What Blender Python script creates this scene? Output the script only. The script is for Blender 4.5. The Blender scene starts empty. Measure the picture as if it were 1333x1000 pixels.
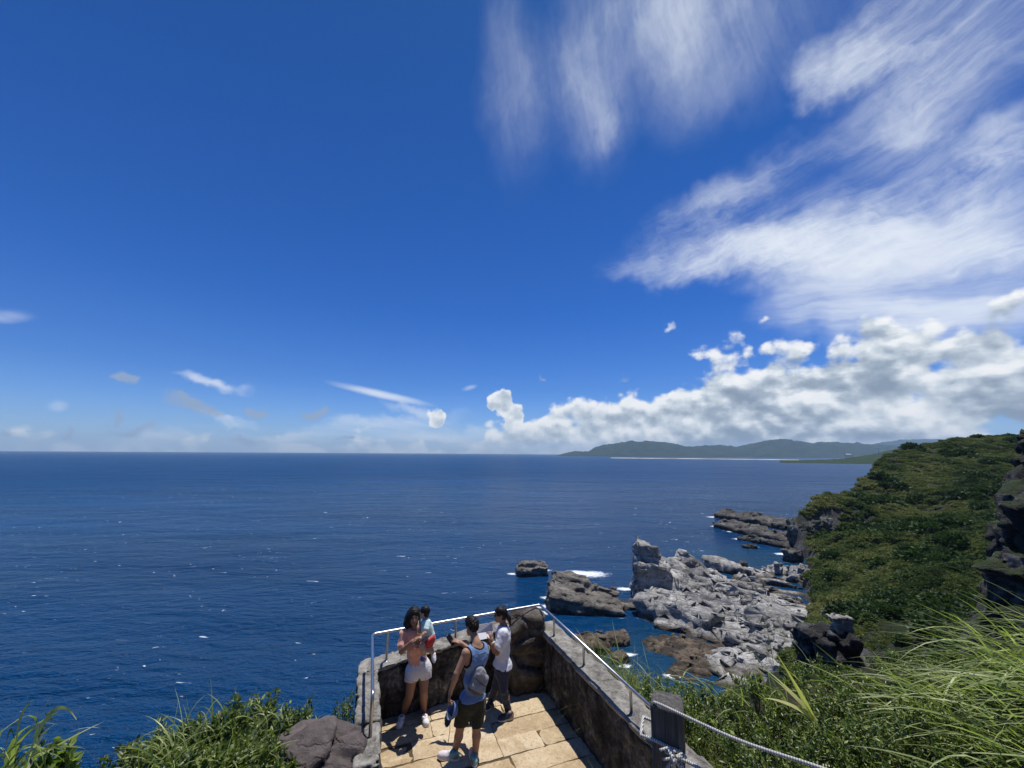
import bpy, bmesh, math, random
import numpy as np
from mathutils import Vector, Matrix

# ------------------------------------------------------------------ basics
rng = np.random.RandomState(7)
scene = bpy.context.scene
col = scene.collection
R = math.radians
H = 40.0                       # eye height above the sea
F_PX, PITCH, ROLL = 501.0, R(10.2), R(0.4)

def ray(px, py):
    """bearing of a spot read off a 1333 x 1000 print: used to take measurements only"""
    x, y = px - 666.5, 500.0 - py
    c, s = math.cos(ROLL), math.sin(ROLL)
    x, y = x * c - y * s, x * s + y * c
    v = (x / F_PX, 1.0, y / F_PX)
    c, s = math.cos(PITCH), math.sin(PITCH)
    return np.array([v[0], v[1] * c - v[2] * s, v[1] * s + v[2] * c])

def on_z(px, py, z):
    r = ray(px, py); t = (z - H) / r[2]
    return np.array([r[0] * t, r[1] * t, z])

def at_y(px, py, Y):
    r = ray(px, py); t = Y / r[1]
    return np.array([r[0] * t, Y, H + r[2] * t])

# ------------------------------------------------------------------ numpy noise
def _hash(ix, iy, iz, seed):
    h = (ix.astype(np.int64) * 374761393 + iy.astype(np.int64) * 668265263 + iz.astype(np.int64) * 1440662683 + seed * 974634777) & 0xFFFFFFFF
    h = ((h ^ (h >> 13)) * 1274126177) & 0xFFFFFFFF
    h = ((h ^ (h >> 16)) * 2246822519) & 0xFFFFFFFF
    return h ^ (h >> 15)

_G = np.array([[1,1,0],[-1,1,0],[1,-1,0],[-1,-1,0],[1,0,1],[-1,0,1],[1,0,-1],[-1,0,-1],
               [0,1,1],[0,-1,1],[0,1,-1],[0,-1,-1],[1,1,0],[-1,1,0],[0,-1,1],[0,-1,-1]], float)

def perlin(x, y, z, seed=0):
    x, y, z = np.broadcast_arrays(np.asarray(x, float), np.asarray(y, float), np.asarray(z, float))
    xi, yi, zi = np.floor(x), np.floor(y), np.floor(z)
    xf, yf, zf = x - xi, y - yi, z - zi
    u = xf**3 * (xf * (xf * 6 - 15) + 10); v = yf**3 * (yf * (yf * 6 - 15) + 10); w = zf**3 * (zf * (zf * 6 - 15) + 10)
    out = 0.0
    for dx in (0, 1):
        wx = u if dx else 1 - u
        for dy in (0, 1):
            wy = v if dy else 1 - v
            for dz in (0, 1):
                wz = w if dz else 1 - w
                g = _G[_hash(xi + dx, yi + dy, zi + dz, seed) & 15]
                out = out + wx * wy * wz * (g[..., 0] * (xf - dx) + g[..., 1] * (yf - dy) + g[..., 2] * (zf - dz))
    return out

def fbm(x, y, z, octv=4, seed=0, gain=0.5):
    a, f, s = 1.0, 1.0, 0.0
    for i in range(octv):
        s = s + a * perlin(x * f, y * f, z * f, seed + i * 17)
        a *= gain; f *= 2.03
    return s

def ridged(x, y, z, octv=4, seed=0):
    a, f, s = 1.0, 1.0, 0.0
    for i in range(octv):
        s = s + a * (1 - 2 * np.abs(perlin(x * f, y * f, z * f, seed + i * 31)))
        a *= 0.5; f *= 2.1
    return s

def voronoi(x, y, z, seed=0, tilt=False):
    """F1, F2 and a random value of the nearest cell; with tilt also a randomly tipped plane through each cell"""
    x, y, z = np.broadcast_arrays(np.asarray(x, float), np.asarray(y, float), np.asarray(z, float))
    xi, yi, zi = np.floor(x), np.floor(y), np.floor(z)
    f1 = np.full(x.shape, 9.0); f2 = np.full(x.shape, 9.0); cid = np.zeros(x.shape); tl = np.zeros(x.shape)
    for dx in (-1, 0, 1):
        for dy in (-1, 0, 1):
            for dz in (-1, 0, 1):
                h = _hash(xi + dx, yi + dy, zi + dz, seed)
                a = (h & 1023) / 1023.0; b = ((h >> 10) & 1023) / 1023.0; c = ((h >> 20) & 1023) / 1023.0
                d = np.sqrt((xi + dx + a - x)**2 + (yi + dy + b - y)**2 + (zi + dz + c - z)**2)
                near = d < f1
                f2 = np.where(near, f1, np.minimum(f2, d))
                if tilt: tl = np.where(near, (a - 0.5) * 2 * (xi + dx + a - x) + (c - 0.5) * 2 * (yi + dy + b - y) + (b - 0.5) * 2 * (zi + dz + c - z), tl)
                cid = np.where(near, ((h >> 5) & 255) / 255.0, cid)
                f1 = np.where(near, d, f1)
    return (f1, f2, cid, tl) if tilt else (f1, f2, cid)

def sstep(a, b, x):
    t = np.clip((x - a) / (b - a), 0, 1)
    return t * t * (3 - 2 * t)

# ------------------------------------------------------------------ mesh helpers
def mesh_from(name, verts, faces=None, quads=None, tris=None, smooth=False):
    me = bpy.data.meshes.new(name)
    verts = np.asarray(verts, np.float32)
    if faces is not None:
        me.from_pydata([tuple(v) for v in verts], [], [tuple(f) for f in faces])
    else:
        q = np.zeros((0, 4), np.int32) if quads is None else np.asarray(quads, np.int32)
        t = np.zeros((0, 3), np.int32) if tris is None else np.asarray(tris, np.int32)
        nl = q.size + t.size
        me.vertices.add(len(verts)); me.vertices.foreach_set('co', verts.ravel())
        me.loops.add(nl); me.loops.foreach_set('vertex_index', np.concatenate([q.ravel(), t.ravel()]).astype(np.int32))
        me.polygons.add(len(q) + len(t))
        st = np.concatenate([np.arange(len(q)) * 4, q.size + np.arange(len(t)) * 3]).astype(np.int32)
        me.polygons.foreach_set('loop_start', st)
        me.update(calc_edges=True)
    me.validate()
    if smooth:
        me.polygons.foreach_set('use_smooth', np.ones(len(me.polygons), bool))
    return me

def link(name, me, mat=None, parent=None):
    o = bpy.data.objects.new(name, me)
    col.objects.link(o)
    if mat is not None:
        for m in (mat if isinstance(mat, (list, tuple)) else [mat]):
            o.data.materials.append(m)
    if parent is not None:
        o.parent = parent
    return o

def tag(o, label=None, cat=None, group=None, kind=None):
    if label: o['label'] = label
    if cat: o['category'] = cat
    if group: o['group'] = group
    if kind: o['kind'] = kind
    return o

def empty(name, loc=(0, 0, 0), rz=0.0):
    o = bpy.data.objects.new(name, None); col.objects.link(o)
    o.empty_display_size = 0.1
    o.location = loc; o.rotation_euler = (0, 0, rz)
    return o

class Geo:
    """collects quads/tris of several shapes that become ONE mesh"""
    def __init__(self): self.v = []; self.f = []; self.n = 0
    def add(self, verts, faces):
        verts = [tuple(map(float, p)) for p in verts]
        self.v += verts; self.f += [tuple(i + self.n for i in f) for f in faces]; self.n += len(verts)
    def box(self, c, s, rz=0.0, jit=0.0, M=None):
        c = np.array(c, float); s = np.array(s, float) / 2
        p = np.array([[x, y, z] for x in (-1, 1) for y in (-1, 1) for z in (-1, 1)], float) * s
        if jit: p += rng.uniform(-jit, jit, p.shape)
        if M is not None: p = p @ np.array(M).T
        cs, sn = math.cos(rz), math.sin(rz)
        p = np.stack([p[:, 0] * cs - p[:, 1] * sn, p[:, 0] * sn + p[:, 1] * cs, p[:, 2]], 1) + c
        self.add(p, [(0,1,3,2),(4,6,7,5),(0,4,5,1),(2,3,7,6),(0,2,6,4),(1,5,7,3)])
    def tube(self, pts, r, n=10, cap=True):
        pts = [np.array(p, float) for p in pts]; m = len(pts)
        rr = [r] * m if np.isscalar(r) else list(r)
        up = None; rings = []
        for i, p in enumerate(pts):
            t = pts[min(i + 1, m - 1)] - pts[max(i - 1, 0)]; t /= max(np.linalg.norm(t), 1e-9)
            if up is None:
                a = np.array([0, 0, 1.0]) if abs(t[2]) < 0.9 else np.array([1.0, 0, 0])
                up = np.cross(np.cross(t, a), t)
            up = up - t * np.dot(up, t); up /= max(np.linalg.norm(up), 1e-9)
            sd = np.cross(t, up)
            rings.append([p + rr[i] * (math.cos(2 * math.pi * k / n) * up + math.sin(2 * math.pi * k / n) * sd) for k in range(n)])
        v = [q for rg in rings for q in rg]
        f = [(i * n + k, i * n + (k + 1) % n, (i + 1) * n + (k + 1) % n, (i + 1) * n + k) for i in range(m - 1) for k in range(n)]
        if cap:
            f.append(tuple(range(n))[::-1]); f.append(tuple((m - 1) * n + k for k in range(n)))
        self.add(v, f)
    def mesh(self, name, smooth=False, bevel=0.0):
        me = mesh_from(name, self.v, faces=self.f, smooth=smooth)
        bm = bmesh.new(); bm.from_mesh(me)
        bmesh.ops.recalc_face_normals(bm, faces=bm.faces[:])
        if bevel: bmesh.ops.bevel(bm, geom=bm.edges[:], offset=bevel, segments=2, affect='EDGES', profile=0.6)
        bm.to_mesh(me); bm.free()
        if smooth:
            me.polygons.foreach_set('use_smooth', np.ones(len(me.polygons), bool))
        return me
    def build(self, name, mat, parent=None, smooth=False, bevel=0.0):
        return link(name, self.mesh(name, smooth, bevel), mat, parent)

def spline(pts, n=24):
    """Catmull-Rom through the given points"""
    P = np.array(pts, float)
    P = np.vstack([2 * P[0] - P[1], P, 2 * P[-1] - P[-2]])
    out = []
    for i in range(1, len(P) - 2):
        for t in np.linspace(0, 1, n, endpoint=False):
            a, b, c, d = P[i - 1], P[i], P[i + 1], P[i + 2]
            out.append(0.5 * (2 * b + (c - a) * t + (2 * a - 5 * b + 4 * c - d) * t * t + (3 * b - a - 3 * c + d) * t**3))
    out.append(P[-2])
    return out

# ------------------------------------------------------------------ implicit surfaces -> mesh
def surface_nets(Fv, o, h):
    """one smooth mesh of the zero level of the sampled field Fv (negative inside)"""
    nx, ny, nz = Fv.shape
    s = Fv < 0
    c = np.zeros((nx - 1, ny - 1, nz - 1), np.int8)
    for dx in (0, 1):
        for dy in (0, 1):
            for dz in (0, 1):
                c += s[dx:nx - 1 + dx, dy:ny - 1 + dy, dz:nz - 1 + dz]
    I, J, K = np.nonzero((c > 0) & (c < 8))
    idx = np.full(c.shape, -1, np.int64); idx[I, J, K] = np.arange(len(I))
    acc = np.zeros((len(I), 3)); cnt = np.zeros(len(I))
    corners = [(a, b, d) for a in (0, 1) for b in (0, 1) for d in (0, 1)]
    for a in range(8):
        for b in range(a + 1, 8):
            A, B = corners[a], corners[b]
            if sum(abs(A[i] - B[i]) for i in range(3)) != 1: continue
            fa = Fv[I + A[0], J + A[1], K + A[2]]; fb = Fv[I + B[0], J + B[1], K + B[2]]
            m = (fa < 0) != (fb < 0)
            t = np.where(m, fa / np.where(m, fa - fb, 1.0), 0.0)
            for i in range(3):
                acc[:, i] += np.where(m, A[i] + t * (B[i] - A[i]), 0.0)
            cnt += m
    V = acc / cnt[:, None] + np.stack([I, J, K], 1)
    V = V * h + np.asarray(o)
    Q = []
    a = s[:-1, 1:-1, 1:-1]; b = s[1:, 1:-1, 1:-1]; i, j, k = np.nonzero(a != b); j = j + 1; k = k + 1
    q = np.stack([idx[i, j - 1, k - 1], idx[i, j, k - 1], idx[i, j, k], idx[i, j - 1, k]], 1)
    fl = ~s[i, j, k]; q[fl] = q[fl][:, ::-1]; Q.append(q)
    a = s[1:-1, :-1, 1:-1]; b = s[1:-1, 1:, 1:-1]; i, j, k = np.nonzero(a != b); i = i + 1; k = k + 1
    q = np.stack([idx[i - 1, j, k - 1], idx[i, j, k - 1], idx[i, j, k], idx[i - 1, j, k]], 1)
    fl = s[i, j, k]; q[fl] = q[fl][:, ::-1]; Q.append(q)
    a = s[1:-1, 1:-1, :-1]; b = s[1:-1, 1:-1, 1:]; i, j, k = np.nonzero(a != b); i = i + 1; j = j + 1
    q = np.stack([idx[i - 1, j - 1, k], idx[i, j - 1, k], idx[i, j, k], idx[i - 1, j, k]], 1)
    fl = ~s[i, j, k]; q[fl] = q[fl][:, ::-1]; Q.append(q)
    return V, np.vstack(Q)

class Field:
    """soft union of tapered limbs and lumps on a grid"""
    def __init__(self, lo, hi, h):
        self.o = np.array(lo, float); self.h = h
        self.n = np.ceil((np.array(hi) - self.o) / h).astype(int) + 1
        self.F = np.full(tuple(self.n), 0.5, np.float32)
    def _win(self, lo, hi):
        a = np.clip(np.floor((np.asarray(lo) - self.o) / self.h).astype(int), 0, self.n - 1)
        b = np.clip(np.ceil((np.asarray(hi) - self.o) / self.h).astype(int) + 1, 1, self.n)
        sl = tuple(slice(a[i], b[i]) for i in range(3))
        g = [self.o[i] + self.h * np.arange(a[i], b[i]) for i in range(3)]
        return sl, np.meshgrid(*g, indexing='ij', sparse=True)
    def _mix(self, sl, d, k, sub=False):
        A = self.F[sl]
        if sub:
            self.F[sl] = np.maximum(A, -d); return
        if k <= 0:
            self.F[sl] = np.minimum(A, d); return
        hh = np.clip(0.5 + 0.5 * (A - d) / k, 0, 1)
        self.F[sl] = A * (1 - hh) + d * hh - k * hh * (1 - hh)
    def limb(self, p, q, r1, r2=None, k=0.02, flat=None, sub=False):
        p = np.array(p, float); q = np.array(q, float); r2 = r1 if r2 is None else r2
        pad = max(r1, r2) + 2 * k + 3 * self.h
        sl, (X, Y, Z) = self._win(np.minimum(p, q) - pad, np.maximum(p, q) + pad)
        d = q - p; L = max(float(d @ d), 1e-9)
        t = np.clip(((X - p[0]) * d[0] + (Y - p[1]) * d[1] + (Z - p[2]) * d[2]) / L, 0, 1)
        dist = np.sqrt((X - p[0] - t * d[0])**2 + (Y - p[1] - t * d[1])**2 + (Z - p[2] - t * d[2])**2) - (r1 + (r2 - r1) * t)
        self._mix(sl, dist, k, sub)
    def ell(self, c, r, Rm=None, k=0.02, sub=False):
        c = np.array(c, float); r = np.array(r, float)
        pad = r.max() + 2 * k + 3 * self.h
        sl, (X, Y, Z) = self._win(c - pad, c + pad)
        Rm = np.eye(3) if Rm is None else np.array(Rm)     # columns: the lump's own axes
        x, y, z = X - c[0], Y - c[1], Z - c[2]
        a = (x * Rm[0, 0] + y * Rm[1, 0] + z * Rm[2, 0]) / r[0]
        b = (x * Rm[0, 1] + y * Rm[1, 1] + z * Rm[2, 1]) / r[1]
        e = (x * Rm[0, 2] + y * Rm[1, 2] + z * Rm[2, 2]) / r[2]
        l = np.sqrt(a * a + b * b + e * e)
        g = np.sqrt((a / r[0])**2 + (b / r[1])**2 + (e / r[2])**2)
        self._mix(sl, np.where(g > 1e-6, l * (l - 1) / np.maximum(g, 1e-6), -r.min()), k, sub)
    def slab(self, c, hs, Rm=None, rad=0.005, k=0.0, sub=False):
        c = np.array(c, float); hs = np.array(hs, float)
        pad = np.linalg.norm(hs) + rad + 2 * k + 3 * self.h
        sl, (X, Y, Z) = self._win(c - pad, c + pad)
        Rm = np.eye(3) if Rm is None else np.array(Rm)
        x, y, z = X - c[0], Y - c[1], Z - c[2]
        q = [np.abs(x * Rm[0, i] + y * Rm[1, i] + z * Rm[2, i]) - (hs[i] - rad) for i in range(3)]
        d = np.sqrt(sum(np.maximum(a, 0)**2 for a in q)) + np.minimum(np.maximum(np.maximum(q[0], q[1]), q[2]), 0) - rad
        self._mix(sl, d, k, sub)
    def cut(self, c, n):
        """keeps only what lies behind the plane through c with outward normal n"""
        n = np.array(n, float); n /= np.linalg.norm(n)
        sl, (X, Y, Z) = self._win(self.o, self.o + self.h * self.n)
        self.F = np.maximum(self.F, ((X - c[0]) * n[0] + (Y - c[1]) * n[1] + (Z - c[2]) * n[2]).astype(np.float32))
    def warp(self, amp, scale, seed=0, stretch=(1, 1, 1)):
        sl, (X, Y, Z) = self._win(self.o, self.o + self.h * self.n)
        m = np.abs(self.F) < amp * 2.5
        i, j, k = np.nonzero(m)
        self.F[i, j, k] += amp * fbm((self.o[0] + self.h * i) * scale * stretch[0], (self.o[1] + self.h * j) * scale * stretch[1],
                                     (self.o[2] + self.h * k) * scale * stretch[2], 2, seed)
    def mesh(self, name, origin=(0, 0, 0)):
        V, Q = surface_nets(self.F, self.o, self.h)
        return mesh_from(name, V - np.asarray(origin), quads=Q, smooth=True)
    def build(self, name, mat, parent=None, origin=(0, 0, 0)):
        return link(name, self.mesh(name, origin), mat, parent)

# ------------------------------------------------------------------ node helpers
class NT:
    def __init__(self, tree):
        self.t = tree; self.n = tree.nodes; self.l = tree.links
    def new(self, kind, **kw):
        nd = self.n.new(kind)
        for k, v in kw.items(): setattr(nd, k, v)
        return nd
    def put(self, sock, v):
        if hasattr(v, 'is_output') or isinstance(v, bpy.types.NodeSocket): self.l.new(v, sock)
        else: sock.default_value = v
    def math(self, op, a, b=None, c=None, clamp=False):
        nd = self.new('ShaderNodeMath', operation=op); nd.use_clamp = clamp
        self.put(nd.inputs[0], a)
        if b is not None: self.put(nd.inputs[1], b)
        if c is not None: self.put(nd.inputs[2], c)
        return nd.outputs[0]
    def vmath(self, op, a, b=None, out=0):
        nd = self.new('ShaderNodeVectorMath', operation=op)
        self.put(nd.inputs[0], a)
        if b is not None: self.put(nd.inputs[1], b)
        return nd.outputs[out]
    def mix(self, f, a, b, mode='MIX'):
        nd = self.new('ShaderNodeMix', data_type='RGBA', blend_type=mode)
        self.put(nd.inputs['Factor'], f)
        for s, v in ((nd.inputs[6], a), (nd.inputs[7], b)):
            self.put(s, v if not isinstance(v, tuple) else (v + (1.0,) if len(v) == 3 else v))
        return nd.outputs[2]
    def smooth(self, x, a, b, lo=0.0, hi=1.0):
        nd = self.new('ShaderNodeMapRange', interpolation_type='SMOOTHSTEP')
        self.put(nd.inputs[0], x); self.put(nd.inputs[1], a); self.put(nd.inputs[2], b)
        self.put(nd.inputs[3], lo); self.put(nd.inputs[4], hi)
        return nd.outputs[0]
    def noise(self, vec, scale, detail=4.0, rough=0.55, dist=0.0, dims='3D', color=False, lac=2.0):
        nd = self.new('ShaderNodeTexNoise', noise_dimensions=dims)
        self.put(nd.inputs['Vector'], vec); self.put(nd.inputs['Scale'], scale); self.put(nd.inputs['Detail'], detail)
        self.put(nd.inputs['Roughness'], rough); self.put(nd.inputs['Distortion'], dist); self.put(nd.inputs['Lacunarity'], lac)
        return nd.outputs['Color' if color else 'Fac']
    def voro(self, vec, scale, feature='F1', out='Distance', rand=1.0):
        nd = self.new('ShaderNodeTexVoronoi', feature=feature)
        self.put(nd.inputs['Vector'], vec); self.put(nd.inputs['Scale'], scale); self.put(nd.inputs['Randomness'], rand)
        return nd.outputs[out]
    def ramp(self, fac, stops, interp='LINEAR'):
        nd = self.new('ShaderNodeValToRGB'); cr = nd.color_ramp; cr.interpolation = interp
        while len(cr.elements) > 1: cr.elements.remove(cr.elements[-1])
        for i, (p, c) in enumerate(stops):
            e = cr.elements[0] if i == 0 else cr.elements.new(p)
            e.position = p
            c = (c, c, c) if np.isscalar(c) else c
            e.color = tuple(c) + (1.0,) if len(c) == 3 else c
        self.put(nd.inputs[0], fac)
        return nd.outputs[0]
    def mapping(self, vec, loc=(0, 0, 0), rot=(0, 0, 0), scale=(1, 1, 1), kind='POINT'):
        nd = self.new('ShaderNodeMapping', vector_type=kind)
        self.put(nd.inputs[0], vec); nd.inputs[1].default_value = loc; nd.inputs[2].default_value = rot; nd.inputs[3].default_value = scale
        return nd.outputs[0]
    def bump(self, height, strength=0.5, dist=0.1, normal=None):
        nd = self.new('ShaderNodeBump')
        self.put(nd.inputs['Height'], height); self.put(nd.inputs['Strength'], strength); self.put(nd.inputs['Distance'], dist)
        if normal is not None: self.put(nd.inputs['Normal'], normal)
        return nd.outputs[0]

def material(name):
    m = bpy.data.materials.new(name); m.use_nodes = True
    g = NT(m.node_tree)
    b = m.node_tree.nodes['Principled BSDF']
    return m, g, b

def simple_mat(name, color, rough=0.6, metal=0.0, var=0.12, scale=30.0, bump=0.0, bscale=200.0, spec=0.3, coords='Object'):
    m, g, b = material(name)
    tc = g.new('ShaderNodeTexCoord').outputs[coords]
    n = g.noise(tc, scale, 3.0)
    dark = tuple(c * (1 - var) for c in color); light = tuple(min(1, c * (1 + var)) for c in color)
    g.put(b.inputs['Base Color'], g.mix(n, dark, light))
    b.inputs['Roughness'].default_value = rough; b.inputs['Metallic'].default_value = metal
    b.inputs['Specular IOR Level'].default_value = spec
    if bump:
        g.put(b.inputs['Normal'], g.bump(g.noise(tc, bscale, 3.0), bump, 0.005))
    return m
# ------------------------------------------------------------------ camera
cam_d = bpy.data.cameras.new('camera'); cam = bpy.data.objects.new('camera', cam_d); col.objects.link(cam)
cam_d.sensor_fit = 'HORIZONTAL'; cam_d.sensor_width = 36.0; cam_d.lens = 36.0 * F_PX / 1333.0
cam_d.clip_start = 0.05; cam_d.clip_end = 60000.0
cx = ray(667.5, 500) - ray(666.5, 500); cy = ray(666.5, 499) - ray(666.5, 500); cz = -ray(666.5, 500)
cam.matrix_world = Matrix([list(cx / np.linalg.norm(cx)) , list(cy / np.linalg.norm(cy)), list(cz / np.linalg.norm(cz))]).transposed().to_4x4()
cam.location = (0, 0, H)
scene.camera = cam
scene.view_settings.view_transform = 'Standard'; scene.view_settings.look = 'None'
scene.view_settings.gamma = 1.0; scene.view_settings.exposure = 0.0
scene.render.resolution_x, scene.render.resolution_y = 1024, 768
try:
    scene.cycles.use_denoising = True
    scene.cycles.max_bounces = 8; scene.cycles.transparent_max_bounces = 16
except Exception: pass

# ------------------------------------------------------------------ sun
A_PL = R(19.9)
UH = np.array([math.cos(A_PL), math.sin(A_PL), 0.0])      # across the terrace, to the right
VH = np.array([-math.sin(A_PL), math.cos(A_PL), 0.0])     # along the terrace, out to sea
SUN_EL = R(77.0); sh = 0.78 * UH + 0.62 * VH; sh /= np.linalg.norm(sh)
SUN_AZ = math.atan2(sh[0], sh[1])                          # clockwise from +Y
sun_dir = np.array([math.cos(SUN_EL) * sh[0], math.cos(SUN_EL) * sh[1], math.sin(SUN_EL)])
sl = bpy.data.lights.new('sun', 'SUN'); sl.energy = 4.8; sl.angle = R(0.5); sl.color = (1.0, 0.955, 0.89)
so = bpy.data.objects.new('sun', sl); col.objects.link(so)
so.rotation_euler = Vector(-sun_dir).to_track_quat('-Z', 'Y').to_euler(); so.location = (0, 0, 400)

# ------------------------------------------------------------------ sky with clouds
def ae(px, py):
    r = ray(px, py); r = r / np.linalg.norm(r)
    return np.array([math.atan2(r[0], r[1]), math.asin(r[2])])

world = bpy.data.worlds.new('World'); scene.world = world; world.use_nodes = True
w = NT(world.node_tree)
bg = world.node_tree.nodes['Background']
sky = w.new('ShaderNodeTexSky', sky_type='NISHITA'); sky.sun_disc = False
sky.sun_elevation = SUN_EL; sky.sun_rotation = SUN_AZ; sky.altitude = 40.0
sky.air_density = 1.0; sky.dust_density = 0.35; sky.ozone_density = 2.2
dirv = w.new('ShaderNodeTexCoord').outputs['Generated']
sep = w.new('ShaderNodeSeparateXYZ'); w.put(sep.inputs[0], dirv)
az = w.math('ARCTAN2', sep.outputs[0], sep.outputs[1])
el = w.math('ARCSINE', w.math('MINIMUM', w.math('MAXIMUM', sep.outputs[2], -0.999), 0.999))
comb = w.new('ShaderNodeCombineXYZ'); w.put(comb.inputs[0], az); w.put(comb.inputs[1], el)
P = comb.outputs[0]

def blob(x0, y0, x1, y1, wpx, strength, vec=None, soft=0.0):
    a, b = ae(x0, y0), ae(x1, y1); c = (a + b) / 2; d = b - a
    th = math.atan2(d[1], d[0]); L = np.linalg.norm(d) / 2 * 1.15; wd = wpx / F_PX * 0.72
    m = w.mapping(vec or P, (c[0], c[1], 0), (0, 0, th), (max(L, wd), wd, 1), 'TEXTURE')
    r = w.vmath('LENGTH', m, out=1)
    return w.smooth(r, 1.0, soft, 0.0, strength)

def total(bl):
    s = bl[0]
    for b in bl[1:]: s = w.math('ADD', s, b)
    return s

# a slow wobble so that no cloud edge is a clean ellipse
wob = w.noise(P, 5.0, 4.0, 0.6, color=True)
wobv = w.vmath('SCALE', w.vmath('SUBTRACT', wob, (0.5, 0.5, 0.5))); wobv.node.inputs['Scale'].default_value = 0.16
PW = w.vmath('ADD', P, wobv)
wob2 = w.noise(P, 26.0, 4.0, 0.65, color=True)
wobv2 = w.vmath('SCALE', w.vmath('SUBTRACT', wob2, (0.5, 0.5, 0.5))); wobv2.node.inputs['Scale'].default_value = 0.035
PW2 = w.vmath('ADD', PW, wobv2)

soft_ = w.vmath('SCALE', wobv); soft_.node.inputs['Scale'].default_value = 0.35
PF = w.vmath('ADD', P, soft_)
def streaks(ang, s_along, s_across, seed, detail=7.0, rough=0.62):
    m = w.mapping(PF, (0, 0, 0), (0, 0, -ang), (1, 1, 1))
    m = w.mapping(m, (seed, seed * 0.7, seed), (0, 0, 0), (s_along, s_across, 1))
    return w.noise(m, 1.0, detail, rough)

def img_ang(x0, y0, x1, y1):
    d = ae(x1, y1) - ae(x0, y0); return math.atan2(d[1], d[0])

g1 = total([blob(655, -60, 690, 250, 95, .26, PW), blob(735, -60, 800, 225, 130, .28, PW), blob(850, -80, 915, 150, 140, .40, PW), blob(760, 10, 1010, -60, 90, .55, PW), blob(785, 110, 800, 200, 40, .22, PW2),
            blob(985, -60, 1010, 90, 120, .45, PW), blob(690, 60, 850, 130, 120, .2, PW)])
n1 = streaks(img_ang(650, 0, 672, 200), 1.6, 16.0, 3.1, 8.0, 0.70)
n1b = w.noise(w.mapping(PW, rot=(0, 0, 0.25), scale=(1.0, 0.8, 1)), 4.2, 9.0, 0.66)
d1 = w.math('MULTIPLY', g1, w.math('ADD', w.math('ADD', w.smooth(n1, 0.28, 0.78, 0.0, 0.34), 0.20), w.smooth(n1b, 0.34, 0.76, 0.0, 0.8)))

g2 = total([blob(790, 345, 1110, 160, 62, .50, PW2), blob(790, 340, 1180, 312, 44, .95, PW2), blob(930, 328, 1450, 262, 92, 1.25, PW), blob(1010, 345, 1450, 300, 50, .6, PW),
            blob(1060, 215, 1320, 110, 80, .48, PW), blob(1025, 115, 1225, 28, 50, 1.0, PW2), blob(1100, 65, 1450, -90, 140, .72, PW),
            blob(1205, 243, 1430, 118, 30, .95, PW), blob(1085, 262, 1420, 165, 90, .25, PW), blob(1220, 330, 1450, 235, 90, .55, PW),
            blob(930, 372, 1140, 335, 40, .4, PW)])
n2 = streaks(img_ang(860, 330, 1200, 150), 1.7, 17.0, 7.7, 8.0, 0.70)
n2b = w.noise(w.mapping(PW, rot=(0, 0, -0.45), scale=(0.6, 1.3, 1)), 6.0, 9.0, 0.68)
core = w.math('ADD', blob(900, 331, 1460, 272, 52, .85, PW), blob(1040, 110, 1180, 60, 34, .45, PW))
d2 = w.math('MULTIPLY', g2, w.math('ADD', w.math('ADD', w.smooth(n2, 0.32, 0.76, 0.0, 0.75), 0.08), w.smooth(n2b, 0.37, 0.74, 0.0, 1.05)))

g3 = total([blob(965, 412, 1450, 372, 52, .9, PW), blob(1070, 432, 1450, 402, 46, .8, PW), blob(980, 388, 1200, 370, 36, .4, PW),
            blob(425, 497, 565, 528, 9, 1.0, P), blob(236, 490, 326, 496, 14, 1.0, PW2), blob(248, 535, 342, 544, 14, .9, PW2),
            blob(-30, 412, 48, 412, 10, .35, P), blob(500, 520, 610, 545, 16, .5, PW2), blob(360, 574, 740, 564, 26, .6, PW2),
            blob(872, 429, 890, 419, 9, 1.0, PW2), blob(60, 528, 92, 528, 9, .5, P), blob(280, 568, 480, 560, 18, .55, PW2),
            blob(600, 508, 622, 502, 6, .5, P), blob(400, 555, 620, 545, 20, .55, PW2), blob(80, 577, 300, 572, 14, .45, PW2), blob(640, 570, 900, 560, 30, .5, PW2)])
n3 = streaks(img_ang(1000, 410, 1333, 380), 4.0, 30.0, 1.3)
d3 = w.math('MULTIPLY', g3, w.math('ADD', w.smooth(n3, 0.3, 0.7, 0.0, 1.0), 0.35))

dens = w.math('ADD', w.math('ADD', w.math('ADD', d1, d2), d3), w.math('MULTIPLY', core, w.math('ADD', w.math('MULTIPLY', n2, 0.9), 0.35)))
# optical depth to cover
cir_a = w.math('MULTIPLY', w.math('SUBTRACT', 1.0, w.math('POWER', 2.718, w.math('MULTIPLY', dens, -1.15))), 0.97)

# small greyish scraps low over the horizon
gr = total([blob(140, 494, 188, 493, 16, .9, PW2), blob(192, 523, 300, 537, 18, .8, PW2), blob(308, 519, 358, 524, 16, .8, PW2), blob(392, 528, 446, 538, 18, .8, PW2),
            blob(20, 549, 36, 549, 7, .6, PW2), blob(68, 547, 92, 549, 9, .6, PW2), blob(140, 543, 165, 546, 9, .6, PW2), blob(285, 566, 365, 566, 13, .7, PW2),
            blob(120, 552, 230, 570, 13, .6, PW2), blob(430, 577, 480, 577, 9, .6, PW2), blob(700, 498, 720, 494, 11, .5, PW2), blob(795, 497, 815, 495, 11, .5, PW2)])
grey_a = w.smooth(w.math('MULTIPLY', gr, w.noise(PW2, 34.0, 4.0, 0.6)), 0.06, 0.34, 0.0, 0.85)

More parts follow.
